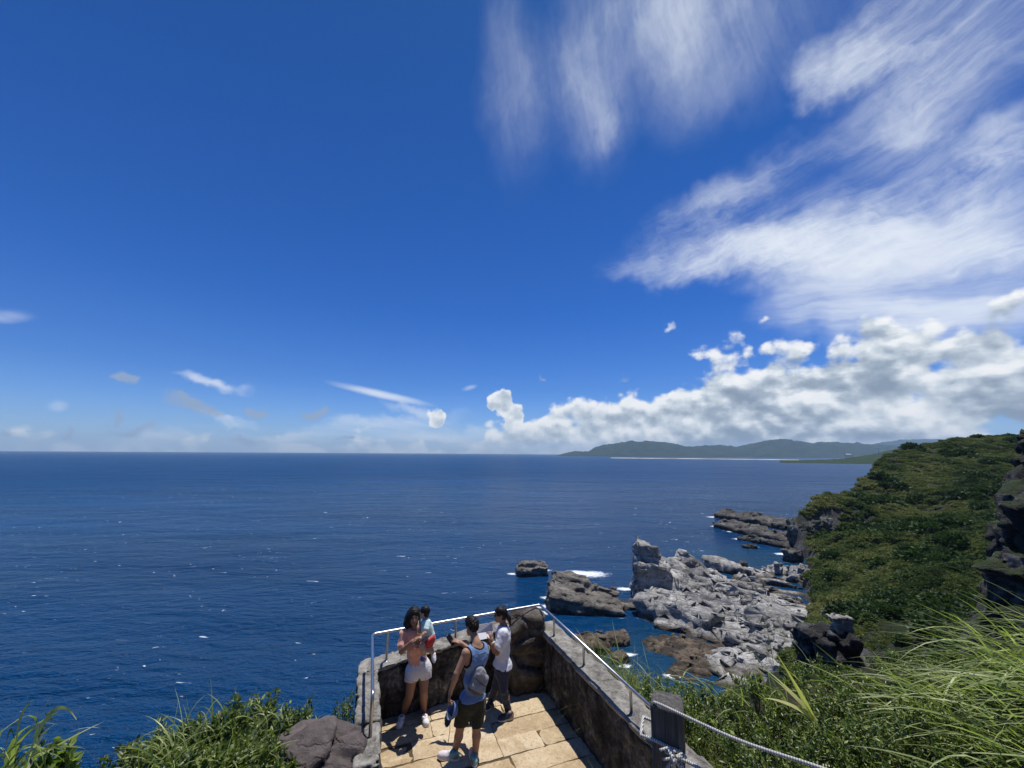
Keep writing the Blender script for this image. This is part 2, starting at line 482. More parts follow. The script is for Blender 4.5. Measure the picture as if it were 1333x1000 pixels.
# heaped clouds: a skyline of tops along the horizon, broken up by billows
tops = [(590, 596), (620, 584), (650, 566), (690, 552), (722, 528), (760, 524), (800, 536), (832, 522), (862, 500), (900, 503), (935, 486), (965, 478), (1000, 458),
        (1040, 462), (1065, 446), (1100, 440), (1140, 432), (1180, 440), (1215, 452), (1250, 448), (1290, 430), (1333, 420), (1420, 405)]
a0, a1 = ae(590, 590)[0] - 0.02, ae(1440, 400)[0]
emax = 0.40
pos = w.new('ShaderNodeMapRange'); w.put(pos.inputs[0], az); pos.inputs[1].default_value = a0; pos.inputs[2].default_value = a1
prof = w.ramp(pos.outputs[0], [(0.0, 0.0)] + [(float(np.clip((ae(x, y)[0] - a0) / (a1 - a0), 0.001, 1)), float(max(ae(x, y)[1], 0) / emax)) for x, y in tops])
prof_e = w.math('MULTIPLY', prof, emax)
hgt = w.math('SUBTRACT', prof_e, el)
towers = w.math('MAXIMUM', blob(640, 540, 690, 540, 55, .25, PW2, -0.1), w.math('MAXIMUM', blob(644, 525, 660, 515, 46, .25, PW2, -.1), blob(566, 538, 588, 538, 38, .23, PW2, -.1)))
hgt = w.math('MAXIMUM', w.math('MAXIMUM', hgt, -0.12), w.math('SUBTRACT', towers, 0.14))
hgt = w.math('MINIMUM', hgt, 0.06)

# cauliflower heads: smooth noise of two sizes, sampled again a little toward the sun for the light side
def billow(vec):
    m = w.mapping(vec, (2.3, 1.1, 0.4), (0, 0, 0), (1.0, 1.25, 1.0))
    a = w.noise(m, 9.5, 6.0, 0.50, 0.0)
    v = w.voro(w.vmath('ADD', m, wobs), 17.0, 'SMOOTH_F1'); v.node.inputs['Smoothness'].default_value = 0.6
    v2 = w.voro(w.vmath('ADD', m, wobs), 44.0, 'SMOOTH_F1'); v2.node.inputs['Smoothness'].default_value = 0.6
    return w.math('SUBTRACT', a, w.math('ADD', w.math('MULTIPLY', v, 0.22), w.math('MULTIPLY', v2, 0.09)))
wobs = w.vmath('SCALE', w.vmath('SUBTRACT', w.noise(P, 14.0, 2.0, 0.5, color=True), (0.5, 0.5, 0.5))); wobs.node.inputs['Scale'].default_value = 0.05
b0 = billow(P)
b1 = billow(w.vmath('ADD', P, (0.006, 0.017, 0.0)))
cum = w.math('ADD', hgt, w.math('MULTIPLY', w.math('SUBTRACT', b0, 0.30), 0.30))
cum_a = w.smooth(cum, -0.006, 0.030, 0.0, 0.98)
cum_a = w.math('MULTIPLY', cum_a, w.smooth(el, 0.008, 0.035, 0.45, 1.0))
lit = w.math('ADD', w.math('MULTIPLY', w.math('SUBTRACT', b0, b1), 2.7), 0.58)
lit = w.math('ADD', lit, w.smooth(cum, 0.05, 0.0, 0.0, 0.22))
lowf = w.noise(w.mapping(P, (0.25, 0, 0), (0, 0, 0), (1, 2.4, 1)), 7.0, 4.0, 0.55)
dark = w.math('MULTIPLY', w.smooth(lowf, 0.42, 0.62), w.smooth(az, 0.25, 0.60))
lit = w.math('SUBTRACT', w.math('SUBTRACT', lit, w.math('MULTIPLY', dark, 0.34)), w.math('MULTIPLY', w.smooth(cum, 0.03, 0.12), 0.10))
ccol = w.ramp(lit, [(0.0, (.26, .33, .42)), (0.28, (.40, .47, .56)), (0.50, (.62, .69, .76)), (0.74, (.92, .95, .97)), (1.0, (1.0, 1.0, 1.0))])

# clear sky: the Nishita dome, deepened the way a phone camera renders it
STR = 0.10
hsv = w.new('ShaderNodeHueSaturation'); hsv.inputs['Saturation'].default_value = 1.1; hsv.inputs['Value'].default_value = 1.0
w.put(hsv.inputs['Color'], sky.outputs[0])
grade = w.ramp(w.math('MULTIPLY', el, 1.0), [(0.0, (0.66, 0.92, 1.62)), (0.06, (0.50, 0.76, 1.32)), (0.16, (0.30, 0.60, 1.15)), (0.35, (0.16, 0.51, 1.08)), (0.65, (0.13, 0.46, 0.96)), (0.95, (0.12, 0.41, 0.82))])
base = w.mix(1.0, hsv.outputs[0], grade, 'MULTIPLY')
k = 1.0 / STR
def bright(c): return w.mix(1.0, c, (k, k, k), 'MULTIPLY')
c1 = w.mix(cir_a, base, (0.86 * k, 0.92 * k, 0.99 * k))
c2 = w.mix(grey_a, c1, (0.30 * k, 0.40 * k, 0.58 * k))
c3 = w.mix(cum_a, c2, bright(ccol))
w.put(bg.inputs['Color'], c3); bg.inputs['Strength'].default_value = STR
world.cycles.sampling_method = 'MANUAL'; world.cycles.sample_map_resolution = 512

# ------------------------------------------------------------------ sea
m_sea, g, b = material('sea_water')
tc = g.new('ShaderNodeNewGeometry').outputs['Position']
b.inputs['Roughness'].default_value = 0.12; b.inputs['IOR'].default_value = 1.33; b.inputs['Specular IOR Level'].default_value = 0.11
wp = g.mapping(tc, (0, 0, 0), (0, 0, R(-14)), (0.42, 1.0, 1.0))
w1 = g.noise(wp, 0.06, 3.0, 0.55, 0.4)
w2 = g.noise(wp, 0.34, 5.0, 0.62, 0.25)
w3 = g.noise(wp, 1.3, 3.0, 0.6, 0.3)
hh = g.math('ADD', g.math('MULTIPLY', w1, 3.2), g.math('ADD', g.math('MULTIPLY', w2, 1.5), g.math('MULTIPLY', w3, 0.30)))
windy = g.smooth(g.noise(g.mapping(tc, (50, 0, 0), scale=(0.35, 1, 1)), 0.010, 3.0, 0.55), 0.36, 0.62, 1.1, 2.3)
hh = g.math('ADD', hh, g.math('MULTIPLY', g.noise(wp, 0.022, 2.0), 5.0))
g.put(b.inputs['Normal'], g.bump(hh, 1.0, windy))
patch = g.noise(g.mapping(tc, scale=(0.4, 1, 1)), 0.012, 3.0, 0.5)
deep = g.mix(patch, (0.0, 0.027, 0.086), (0.0, 0.047, 0.150))
# shallow water round the reef is greener
def disc(x, y, r0, r1):
    d = g.vmath('DISTANCE', tc, (x, y, 0.0), 1)
    return g.smooth(d, r1, r0)
sh_ = None
for x, y, r0, r1 in [(34, 86, 4, 26), (44, 104, 3, 16), (28, 80, 2, 14), (96, 148, 10, 45), (-45, 62, 2, 14)]:
    e = disc(x, y, r0, r1)
    if x < 0: e = g.math('MULTIPLY', e, 0.35)
    sh_ = e if sh_ is None else g.math('MAXIMUM', sh_, e)
wc = g.mix(g.math('MULTIPLY', sh_, 0.5), deep, (0.008, 0.055, 0.095))
# breaking crests
cap = g.noise(g.mapping(tc, (3, 9, 0), (0, 0, R(-14)), (0.35, 1.0, 1.0)), 0.75, 4.0, 0.6, 0.8)
capw = g.noise(g.mapping(tc, (30, 2, 0)), 0.045, 2.0, 0.5)
foam = g.math('MULTIPLY', g.smooth(cap, 0.68, 0.72), g.smooth(capw, 0.42, 0.58))
# whitewater where the swell breaks on the rocks
wash = None
for x, y, r0, r1 in [(26.5, 139.5, 1, 9), (22, 141, 1, 6), (8.5, 111, 0.5, 4.0), (9.5, 107, .5, 3.5), (10.5, 117.5, .5, 3.0), (1.2, 139, .5, 3.2), (11, 143.5, .5, 4), (34.5, 125, .5, 4), (32.5, 113, .3, 2.2),
                     (132, 262, 1, 6), (117, 229, 1, 5), (118, 214, 1, 5), (119, 200, 1, 6), (112, 196, 1, 6), (106, 180, .5, 4), (112, 168, .5, 5), (13.2, 89, .3, 2.6), (24, 86.5, .3, 2.0), (22, 82.3, .3, 2.2), (30, 79, .3, 2.5), (128, 240, 1, 5), (126, 225, 1, 4), (85, 148, .5, 3)]:
    e = g.smooth(g.vmath('DISTANCE', g.vmath('MULTIPLY', tc, (0.8, 1.5, 1.0)), (x * 0.8, y * 1.5, 0.0), 1), r1, r0)
    wash = e if wash is None else g.math('MAXIMUM', wash, e)
wn = g.noise(g.mapping(tc, scale=(0.7, 1.3, 1)), 0.9, 6.0, 0.7, 0.6)
foam = g.math('MAXIMUM', foam, g.smooth(g.math('ADD', wash, g.math('MULTIPLY', wn, 2.2)), 1.42, 2.05))
g.put(b.inputs['Base Color'], g.mix(foam, wc, (0.82, 0.86, 0.9)))
g.put(b.inputs['Roughness'], g.math('ADD', g.math('MULTIPLY', foam, 0.6), g.smooth(g.vmath('LENGTH', tc, out=1), 80.0, 900.0, 0.16, 0.34)))
SEA_R = 19000.0
v = [(0, 0, 0)]; f = []
rad = [30, 60, 120, 250, 500, 1000, 2500, 6000, 12000, SEA_R]; NS = 72
for r_ in rad:
    v += [(r_ * math.cos(2 * math.pi * k / NS), r_ * math.sin(2 * math.pi * k / NS), 0) for k in range(NS)]
f += [(0, 1 + k, 1 + (k + 1) % NS) for k in range(NS)]
for i in range(len(rad) - 1):
    f += [(1 + i * NS + k, 1 + (i + 1) * NS + k, 1 + (i + 1) * NS + (k + 1) % NS, 1 + i * NS + (k + 1) % NS) for k in range(NS)]
tag(link('sea_water', mesh_from('sea_water', v, faces=f), m_sea), kind='structure')
# ------------------------------------------------------------------ rock and ground materials
def rock_mat(name, dark, mid, light, scale=0.6, strat=(0.25, -0.2, 0.95), sfreq=2.2, bump=0.8, bdist=0.25, wet=None, veg=None, rough=0.85, crack=1.2):
    m, g, b = material(name)
    geo = g.new('ShaderNodeNewGeometry'); pos = geo.outputs['Position']
    n1 = g.noise(pos, scale, 6.0, 0.62, 0.3)
    n2 = g.noise(pos, scale * 5, 8.0, 0.72)
    dot = g.vmath('DOT_PRODUCT', pos, strat, 1)
    cv = g.new('ShaderNodeCombineXYZ'); g.put(cv.inputs[2], g.math('MULTIPLY', dot, sfreq)); g.put(cv.inputs[0], g.math('MULTIPLY', n1, 1.5))
    st = g.noise(cv.outputs[0], 1.0, 4.0, 0.7)
    wv = g.vmath('SCALE', g.noise(pos, crack * 0.8, 5.0, 0.6, color=True)); wv.node.inputs['Scale'].default_value = 2.2 / crack
    vo = g.voro(g.vmath('ADD', g.mapping(pos, rot=(0.2, 0.3, 0.5), scale=(0.45, 1.0, 1.6)), wv), crack, 'DISTANCE_TO_EDGE')
    crk = g.smooth(vo, 0.0, 0.06)
    c = g.ramp(g.math('ADD', g.math('MULTIPLY', n1, 0.6), g.math('ADD', g.math('MULTIPLY', n2, 0.35), g.math('MULTIPLY', g.math('SUBTRACT', st, 0.5), 0.35))),
               [(0.28, dark), (0.48, mid), (0.68, light)])
    c = g.mix(g.math('MULTIPLY', g.math('MULTIPLY', g.math('SUBTRACT', 1.0, crk), 0.6), g.smooth(n2, 0.42, 0.6)), c, tuple(x * 0.5 for x in dark))
    z = g.new('ShaderNodeSeparateXYZ'); g.put(z.inputs[0], pos)
    if wet:
        f = g.smooth(g.math('ADD', z.outputs[2], g.math('MULTIPLY', g.math('SUBTRACT', n1, 0.5), 3.0)), wet[0], wet[1])
        c = g.mix(g.math('SUBTRACT', 1.0, f), c, wet[2])
    if veg:
        up = g.new('ShaderNodeSeparateXYZ'); g.put(up.inputs[0], geo.outputs['Normal'])
        f = g.math('MULTIPLY', g.smooth(up.outputs[2], veg[0], veg[1]), g.smooth(n1, 0.25, 0.45))
        c = g.mix(f, c, veg[2])
    g.put(b.inputs['Base Color'], c); b.inputs['Roughness'].default_value = rough; b.inputs['Specular IOR Level'].default_value = 0.25
    hgt_ = g.math('ADD', g.math('ADD', g.math('MULTIPLY', n2, 0.8), g.math('MULTIPLY', st, 0.5)), g.math('MULTIPLY', crk, 0.2))
    g.put(b.inputs['Normal'], g.bump(hgt_, bump, bdist))
    return m

M_shelf = rock_mat('shore_rock', (.085, .083, .079), (.34, .332, .315), (.68, .67, .645), 0.16, (0.3, 0.55, 0.78), 1.1, 0.9, 0.7, wet=(0.2, 1.6, (.085, .066, .046)), crack=0.5)
M_reef = rock_mat('reef_rock', (.05, .04, .03), (.13, .10, .07), (.24, .19, .14), 0.3, (0.2, 0.3, 0.93), 1.6, 0.9, 0.5, wet=(0.1, 0.7, (.05, .04, .03)), crack=0.6)
M_islet = rock_mat('islet_rock', (.048, .043, .037), (.15, .136, .118), (.31, .285, .25), 0.25, (0.28, 0.10, 0.95), 1.5, 0.9, 0.6, wet=(0.3, 1.3, (.05, .04, .032)), crack=0.45)
M_boulder = rock_mat('boulder_rock', (.12, .115, .105), (.27, .26, .24), (.46, .45, .42), 0.5, (0.2, 0.2, 0.95), 1.2, 0.7, 0.3, crack=0.5)
M_cliff = rock_mat('cliff_rock', (.018, .017, .017), (.065, .062, .060), (.19, .185, .175), 0.22, (0.05, 0.1, 0.99), 0.9, 1.0, 0.6, veg=(0.55, 0.85, (.016, .026, .008)), crack=0.35)
M_tip = rock_mat('tip_cliff_rock', (.035, .033, .032), (.12, .115, .11), (.33, .32, .30), 0.25, (0.05, 0.1, 0.99), 0.9, 1.0, 0.5, veg=(0.6, 0.85, (.03, .045, .015)), crack=0.5)
M_pinn = rock_mat('pinnacle_rock', (.010, .010, .010), (.032, .031, .030), (.20, .20, .195), 0.5, (0.1, 0.1, 0.98), 0.8, 1.0, 0.4, crack=0.5)
M_nearcliff = rock_mat('near_cliff_rock', (.010, .010, .010), (.035, .033, .03), (.24, .235, .23), 0.42, (0.1, 0.1, 0.98), 0.8, 1.0, 0.4, veg=(0.5, 0.8, (.03, .045, .016)), crack=0.5)

def soil_mat(name, a, b_, scale):
    m, g, b = material(name)
    pos = g.new('ShaderNodeNewGeometry').outputs['Position']
    n = g.noise(pos, scale, 6.0, 0.65)
    g.put(b.inputs['Base Color'], g.ramp(n, [(0.3, a), (0.7, b_)]))
    b.inputs['Roughness'].default_value = 0.95; b.inputs['Specular IOR Level'].default_value = 0.1
    g.put(b.inputs['Normal'], g.bump(n, 0.8, 0.3))
    return m

# ------------------------------------------------------------------ thin-plate height through measured spots
class Plate:
    def __init__(self, pts, smooth=1e-3):
        P_ = np.array(pts, float); self.xy = P_[:, :2]
        n = len(P_); d = np.linalg.norm(self.xy[:, None] - self.xy[None], axis=2)
        A = np.zeros((n + 3, n + 3)); A[:n, :n] = self.k(d) + smooth * np.eye(n)
        A[:n, n] = 1; A[:n, n + 1:] = self.xy; A[n, :n] = 1; A[n + 1:, :n] = self.xy.T
        self.w = np.linalg.solve(A, np.concatenate([P_[:, 2], [0, 0, 0]]))
    @staticmethod
    def k(r): return np.where(r > 1e-6, r * r * np.log(np.maximum(r, 1e-6)), 0.0)
    def __call__(self, x, y):
        s = self.w[-3] + self.w[-2] * x + self.w[-1] * y
        for (a, b), ww in zip(self.xy, self.w[:-3]):
            s = s + ww * self.k(np.hypot(x - a, y - b))
        return s

def poly_dist(poly, x, y):
    """signed distance to a closed outline, positive inside"""
    d = np.full(np.shape(x), 1e9); ins = np.zeros(np.shape(x), bool)
    for i in range(len(poly)):
        (ax, ay), (bx, by) = poly[i], poly[(i + 1) % len(poly)]
        t = np.clip(((x - ax) * (bx - ax) + (y - ay) * (by - ay)) / ((bx - ax)**2 + (by - ay)**2), 0, 1)
        d = np.minimum(d, np.hypot(x - ax - t * (bx - ax), y - ay - t * (by - ay)))
        ins ^= ((ay > y) != (by > y)) & (x < (bx - ax) * (y - ay) / (by - ay + 1e-12) + ax)
    return np.where(ins, d, -d)

def grid_mesh(name, X, Y, Z, keep=None):
    nx, ny = X.shape
    V = np.stack([X, Y, Z], 2).reshape(-1, 3)
    i, j = np.meshgrid(np.arange(nx - 1), np.arange(ny - 1), indexing='ij')
    q = np.stack([i * ny + j, (i + 1) * ny + j, (i + 1) * ny + j + 1, i * ny + j + 1], 2).reshape(-1, 4)
    if keep is not None:
        kk = keep.reshape(-1); q = q[kk[q].any(1)]
        used = np.unique(q); mp = np.full(len(V), -1); mp[used] = np.arange(len(used)); V = V[used]; q = mp[q]
    return mesh_from(name, V, quads=q, smooth=True)

# ------------------------------------------------------------------ far coast
def mountain_mat(name, a, b_, sc):
    m, g, b = material(name)
    pos = g.new('ShaderNodeNewGeometry').outputs['Position']
    n = g.noise(pos, sc, 6.0, 0.65)
    g.put(b.inputs['Base Color'], g.ramp(n, [(0.35, a), (0.65, b_)]))
    b.inputs['Roughness'].default_value = 1.0; b.inputs['Specular IOR Level'].default_value = 0.0
    return m
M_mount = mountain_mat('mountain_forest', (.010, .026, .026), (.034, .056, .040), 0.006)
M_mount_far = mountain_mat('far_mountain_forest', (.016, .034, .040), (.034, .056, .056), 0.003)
M_lowcoast = mountain_mat('coast_scrub', (.018, .034, .012), (.045, .062, .022), 0.02)

def mountain(name, prof, Y, depth, mat, amp, seed, base_z=-5.0, step=None):
    """a range whose crest stands at distance Y and falls to the shore in front of it"""
    pts = np.array([at_y(x, y, Y) for x, y in prof])
    step = step or Y * 0.0022
    xs = np.arange(pts[0, 0], pts[-1, 0], step)
    crest = np.interp(xs, pts[:, 0], pts[:, 2])
    ts = np.concatenate([np.linspace(0, 1, 26), np.linspace(1, 1.6, 8)[1:]])
    X = np.repeat(xs[:, None], len(ts), 1); T = np.repeat(ts[None], len(xs), 0)
    Yy = Y - depth + depth * T
    env = np.where(T <= 1, T**0.85, 1 - (T - 1) * 0.5)
    rd = ridged(X / (depth * 0.5), Yy / (depth * 0.7), 0 * X, 4, seed) - 0.4
    Z = base_z + (crest[:, None] - base_z) * env * (1 + 0.30 * rd * np.sin(np.pi * np.clip(T, 0, 1))**0.8)
    Z += amp * fbm(X / (step * 6), Yy / (step * 6), 0 * X, 3, seed + 5) * np.clip(env, 0, 1)
    X = X * (Yy / Y)
    return tag(link(name, grid_mesh(name, X, Yy, Z), mat), kind='structure')

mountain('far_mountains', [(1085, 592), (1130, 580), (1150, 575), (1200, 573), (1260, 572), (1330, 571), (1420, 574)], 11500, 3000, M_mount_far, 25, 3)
mountain('mountains', [(724, 594), (735, 590.5), (748, 588), (765, 588.5), (775, 583), (785, 579.5), (800, 577.5), (812, 577), (822, 574.5), (832, 576), (842, 574), (855, 576.5), (866, 577), (880, 579.5), (895, 582.5),
          (915, 581.5), (940, 580), (960, 582), (985, 577.5), (1005, 573.5), (1025, 572.5), (1040, 575.5), (1060, 577.5), (1085, 575.5), (1110, 577.5), (1140, 578.5), (1170, 581), (1210, 586), (1260, 590)], 7600, 1500, M_mount, 24, 11)
mountain('low_coast', [(1015, 600), (1040, 599.5), (1065, 599), (1095, 597.5), (1120, 594), (1140, 590.5), (1160, 587), (1180, 583.5), (1200, 581), (1240, 580), (1330, 582)], 2500, 620, M_lowcoast, 3.0, 21)

m_sand = soil_mat('beach_sand', (.20, .19, .14), (.62, .57, .46), 0.006)
a = [on_z(x, y, 1.5) for x, y in [(795, 596.6), (860, 597.2), (950, 598.2), (1040, 599.2)]]
bk = [p * np.array([1.018, 1.018, 1]) for p in a]
gb = Geo(); n_ = len(a)
gb.add(a + [p + np.array([0, 0, 5.0]) for p in bk], [(i, i + 1, n_ + i + 1, n_ + i) for i in range(n_ - 1)])
tag(gb.build('beach', m_sand), kind='structure')

# ------------------------------------------------------------------ the headland: slopes, plateau and sea cliff
hp = [(1333, 571, 262), (1278, 575, 256), (1230, 582, 252), (1185, 592, 244), (1160, 601, 238), (1146, 612, 232), (1333, 600, 222), (1240, 606, 222), (1190, 614, 222),
      (1150, 616, 222), (1120, 630, 208), (1090, 646, 195), (1062, 659, 180), (1037, 671, 176), (1075, 662, 177.5), (1110, 657, 180), (1110, 684, 173.5), (1075, 697, 171),
      (1085, 703, 160), (1060, 709, 167), (1130, 690, 160), (1060, 730, 142), (1050, 752, 130), (1030, 765, 120), (1060, 780, 108), (1040, 800, 100),
      (1100, 740, 128), (1100, 800, 86), (1100, 825, 72), (1150, 800, 76), (1150, 750, 104), (1150, 700, 145), (1180, 660, 185), (1150, 640, 200), (1250, 800, 64), (1250, 740, 92), (1250, 690, 130),
      (1250, 640, 178), (1333, 640, 170), (1333, 690, 125), (1333, 740, 90), (1060, 835, 78), (1060, 880, 70)]
HP = [at_y(x, y, Y) for x, y, Y in hp]
HP += [np.array(p, float) for p in [(420, 300, 58), (420, 400, 60), (330, 380, 54), (270, 330, 44), (420, 150, 55), (300, 90, 45), (120, 40, 24), (70, 40, 20), (45, 45, 16), (250, 40, 40), (40, 60, 8)]]
hplate = Plate(HP, 0.5)
HEAD = [(119.5, 172), (123, 178), (139, 188), (156, 199), (182, 214), (203, 228), (212, 239), (226, 248), (256, 262), (300, 275), (360, 290), (460, 330), (460, 20), (30, 20), (30, 70), (62, 92), (74, 110), (88, 128), (97, 139), (106, 150), (112, 158)]
step = 1.1
gx = np.arange(26, 440, step); gy = np.arange(30, 415, step)
X, Y = np.meshgrid(gx, gy, indexing='ij')
wx = X + 2.2 * fbm(X / 9, Y / 9, 0 * X, 3, 1); wy = Y + 2.2 * fbm(X / 9, Y / 9, 0 * X, 3, 2)
sd = poly_dist(HEAD, wx, wy)
Z = hplate(X, Y)
v1, v2, vc = voronoi(X / 7, Y / 7, 0 * X, 5)
Z = Z + 2.3 * fbm(X / 19, Y / 19, 0 * X, 4, 3) * sstep(250, 170, Y) * np.clip(sd / 12, 0.2, 1)
# the scarp under the plateau and the gullies across the slope
Z = Z - 1.6 * np.clip(ridged(X / 34, Y / 34, 0 * X, 3, 9) - 1.05, 0, 1) * np.clip(sd / 15, 0, 1)
edge = sstep(-0.5, 5.0 + 0 * sd, sd + 1.6 * (vc - 0.5))
Z = -4 + (Z + 4) * edge
head_h = Z
hl = link('headland', grid_mesh('headland', X, Y, Z, sd > -6), M_cliff)
tag(hl, kind='structure')

def head_at(x, y):
    i = np.clip(((x - gx[0]) / step).astype(int), 0, len(gx) - 1); j = np.clip(((y - gy[0]) / step).astype(int), 0, len(gy) - 1)
    return head_h[i, j], sd[i, j]

# ------------------------------------------------------------------ implicit rocks
def rock(name, fn, lo, hi, h, mat, label=None, cat=None, group=None, kind=None, cells=(3.0, 0.35), fb=(2.0, 0.5), seed=0, base=None, strata=None, cells2=None, aniso=None, facet=0, zs=0.6):
    n = np.ceil((np.array(hi, float) - np.array(lo)) / h).astype(int) + 1
    g = [lo[i] + h * np.arange(n[i]) for i in range(3)]
    X, Y, Z = np.meshgrid(*g, indexing='ij')
    D = fn(X, Y, Z).astype(np.float32)
    band = fb[1] * 1.8 + cells[1] * 2.6 + (strata[3] + strata[2] if strata else 0) + (cells2[1] * 1.6 if cells2 else 0) + 2 * h
    i, j, k = np.nonzero(np.abs(D) < band)
    x, y, z = X[i, j, k], Y[i, j, k], Z[i, j, k]
    d = D[i, j, k] + fb[1] * fbm(x / fb[0], y / fb[0], z / fb[0], 4, seed)
    wxx = x + 0.25 * cells[0] * perlin(x / cells[0], y / cells[0], z / cells[0], seed + 3)
    ay = y
    if aniso is not None:
        cs_, sn_ = math.cos(aniso), math.sin(aniso); wxx, ay = (wxx * cs_ + y * sn_) / 2.2, -wxx * sn_ + y * cs_
    f1, f2, c, tl = voronoi(wxx / cells[0], ay / cells[0], z / (cells[0] * zs), seed + 1, True)
    d = d + cells[1] * 1.5 * np.clip(tl, -0.8, 0.8)
    if cells2:
        g1, g2, gc, tl = voronoi(wxx / cells2[0] + 3, ay / cells2[0], z / cells2[0], seed + 2, True)
        d = d + cells2[1] * 1.8 * np.clip(tl, -0.8, 0.8) + cells2[1] * (gc - 0.5) * 1.6 + 0.8 * cells2[1] * np.clip(1 - (g2 - g1) / 0.2, 0, 1)
    d = d + cells[1] * (c - 0.5) * 1.6 + cells[1] * np.clip(1 - (f2 - f1) / 0.16, 0, 1)
    if strata:
        s = (x * strata[0][0] + y * strata[0][1] + z * strata[0][2]) / strata[1] + 0.35 * fbm(x / 6, y / 6, z / 6, 2, seed + 8)
        fr = s - np.floor(s)
        lay = (_hash(np.floor(s), 0 * s, 0 * s, seed) & 255) / 255.0
        d = d + strata[2] * (lay - 0.5) * 2 + strata[3] * np.clip(1 - np.minimum(fr, 1 - fr) / 0.12, 0, 1)
    D[i, j, k] = d
    V, Q = surface_nets(D, lo, h)
    org = np.array(base if base is not None else ((lo[0] + hi[0]) / 2, (lo[1] + hi[1]) / 2, max(lo[2], -0.5)), float)
    me = mesh_from(name, V - org, quads=Q, smooth=False)
    o = link(name, me, mat); o.location = org
    if facet:
        dm = o.modifiers.new('facets', 'DECIMATE'); dm.ratio = facet
    return tag(o, label, cat, group, kind)

def box_d(X, Y, Z, c, hs, az_=0.0, tilt=0.0, r=0.5, roll_=0.0):
    """rounded box turned by az_ about z, then tipped along its own x by tilt and along its own y by roll_"""
    x, y, z = X - c[0], Y - c[1], Z - c[2]
    cs, sn = math.cos(az_), math.sin(az_); x, y = x * cs + y * sn, -x * sn + y * cs
    cs, sn = math.cos(tilt), math.sin(tilt); x, z = x * cs + z * sn, -x * sn + z * cs
    cs, sn = math.cos(roll_), math.sin(roll_); y, z = y * cs + z * sn, -y * sn + z * cs
    q = [np.abs(a) - (s - r) for a, s in zip((x, y, z), hs)]
    return np.sqrt(sum(np.maximum(a, 0)**2 for a in q)) + np.minimum(np.maximum(np.maximum(q[0], q[1]), q[2]), 0) - r

# ---- the great shore platform
sp = [(840, 741, 119), (862, 738, 127), (880, 729, 131), (905, 733, 133), (916, 748, 131), (880, 750, 124), (900, 762, 118), (940, 772, 114), (960, 765, 122), (985, 775, 116), (1000, 760, 131),
      (1000, 792, 101), (950, 797, 101.5), (900, 787, 106), (870, 776, 108), (850, 783, 109), (885, 800, 98), (920, 812, 95), (960, 820, 92), (1010, 825, 89), (1030, 800, 101), (1040, 840, 84), (910, 835, 90), (950, 845, 85.5),
      (1000, 850, 83.5), (940, 870, 79), (1000, 880, 76.5), (1040, 880, 76.5), (960, 890, 76), (835, 765, 118)]
SP = [at_y(x, y, Y_) for x, y, Y_ in sp]
splate = Plate(SP + [np.array(p, float) for p in [(60, 66, 3.5), (75, 80, 3), (100, 140, 2.0), (40, 66, 2)]], 3.0)
SHELF = [(36.5, 122.5), (33.5, 115), (32.8, 109), (32.6, 104), (33.6, 99.5), (37.5, 95.5), (43, 93.5), (44, 90), (38, 85), (37, 79), (40, 66), (62, 60), (80, 70), (100, 118), (112, 146), (104, 146), (96, 143), (88, 143.5),
         (80, 138), (70, 135), (65, 138), (58, 139), (52, 137), (47, 131), (42, 127)]

def shelf_fn(X, Y, Z):
    x, y = X[:, :, 0], Y[:, :, 0]
    h = splate(x, y)
    along = x * 0.87 - y * 0.48; s = x * 0.48 + y * 0.87
    s2 = s / 7.5 + 0.35 * fbm(x / 14, y / 14, 0 * x, 3, 4)
    fr = s2 - np.floor(s2)
    scree = sstep(100, 90, y + 0.15 * (x - 50) + 3 * fbm(x / 8, y / 8, 0 * x, 2, 8))
    st = np.where(fr < 0.22, fr / 0.22, 1 - (fr - 0.22) / 0.78)
    h = h + (st - 0.5) * 3.3 * (1 - 0.75 * scree) * sstep(150, 120, x + 30)
    d = poly_dist(SHELF, x + 1.5 * fbm(x / 5, y / 5, 0 * x, 3, 6), y + 1.5 * fbm(x / 5, y / 5, 0 * x, 3, 7))
    h = np.where(d > 0, h, 0) * np.clip(d / 2.2, 0, 1)**0.7 + np.clip(d, -3, 0) * 1.2
    h = np.maximum(h, 0.5 * (h + 0.3))
    D = (Z - h[:, :, None]) * 0.72
    stack = np.minimum(box_d(X, Y, Z, (40.1, 121.5, 9.0), (3.5, 3.8, 5.6), -0.3, -0.10, 0.7), box_d(X, Y, Z, (40.8, 121.0, 3.0), (5.0, 5.4, 6.6), -0.3, -0.16, 1.0))
    stack = np.minimum(stack, box_d(X, Y, Z, (46.5, 121.5, 1.0), (4.5, 4.5, 5.0), -0.4, -0.12, 0.8))
    stack = np.maximum(stack, (Z - 14.6 + 0.30 * (X - 40)) * 0.8)
    D = np.minimum(D, stack)
    D = np.minimum(D, box_d(X, Y, Z, (76, 143, 1.0), (8.5, 2.6, 2.2), -0.62, -0.10, 0.6))
    D = np.minimum(D, box_d(X, Y, Z, (40, 102.5, 1.2), (9.5, 3.8, 3.6), -0.75, -0.05, 2.2))
    return D
rock('shore_rock_platform', shelf_fn, (28, 62, -2.5), (116, 152, 17), 0.36, M_shelf, 'broad pale grey rock platform with a blocky stack at its seaward end', 'rock platform',
     cells=(2.9, 0.60), fb=(5.0, 0.32), seed=5, strata=((0.24, 0.42, 0.87), 1.5, 0.20, 0.22), cells2=(1.15, 0.26), aniso=-0.5, facet=0.11)

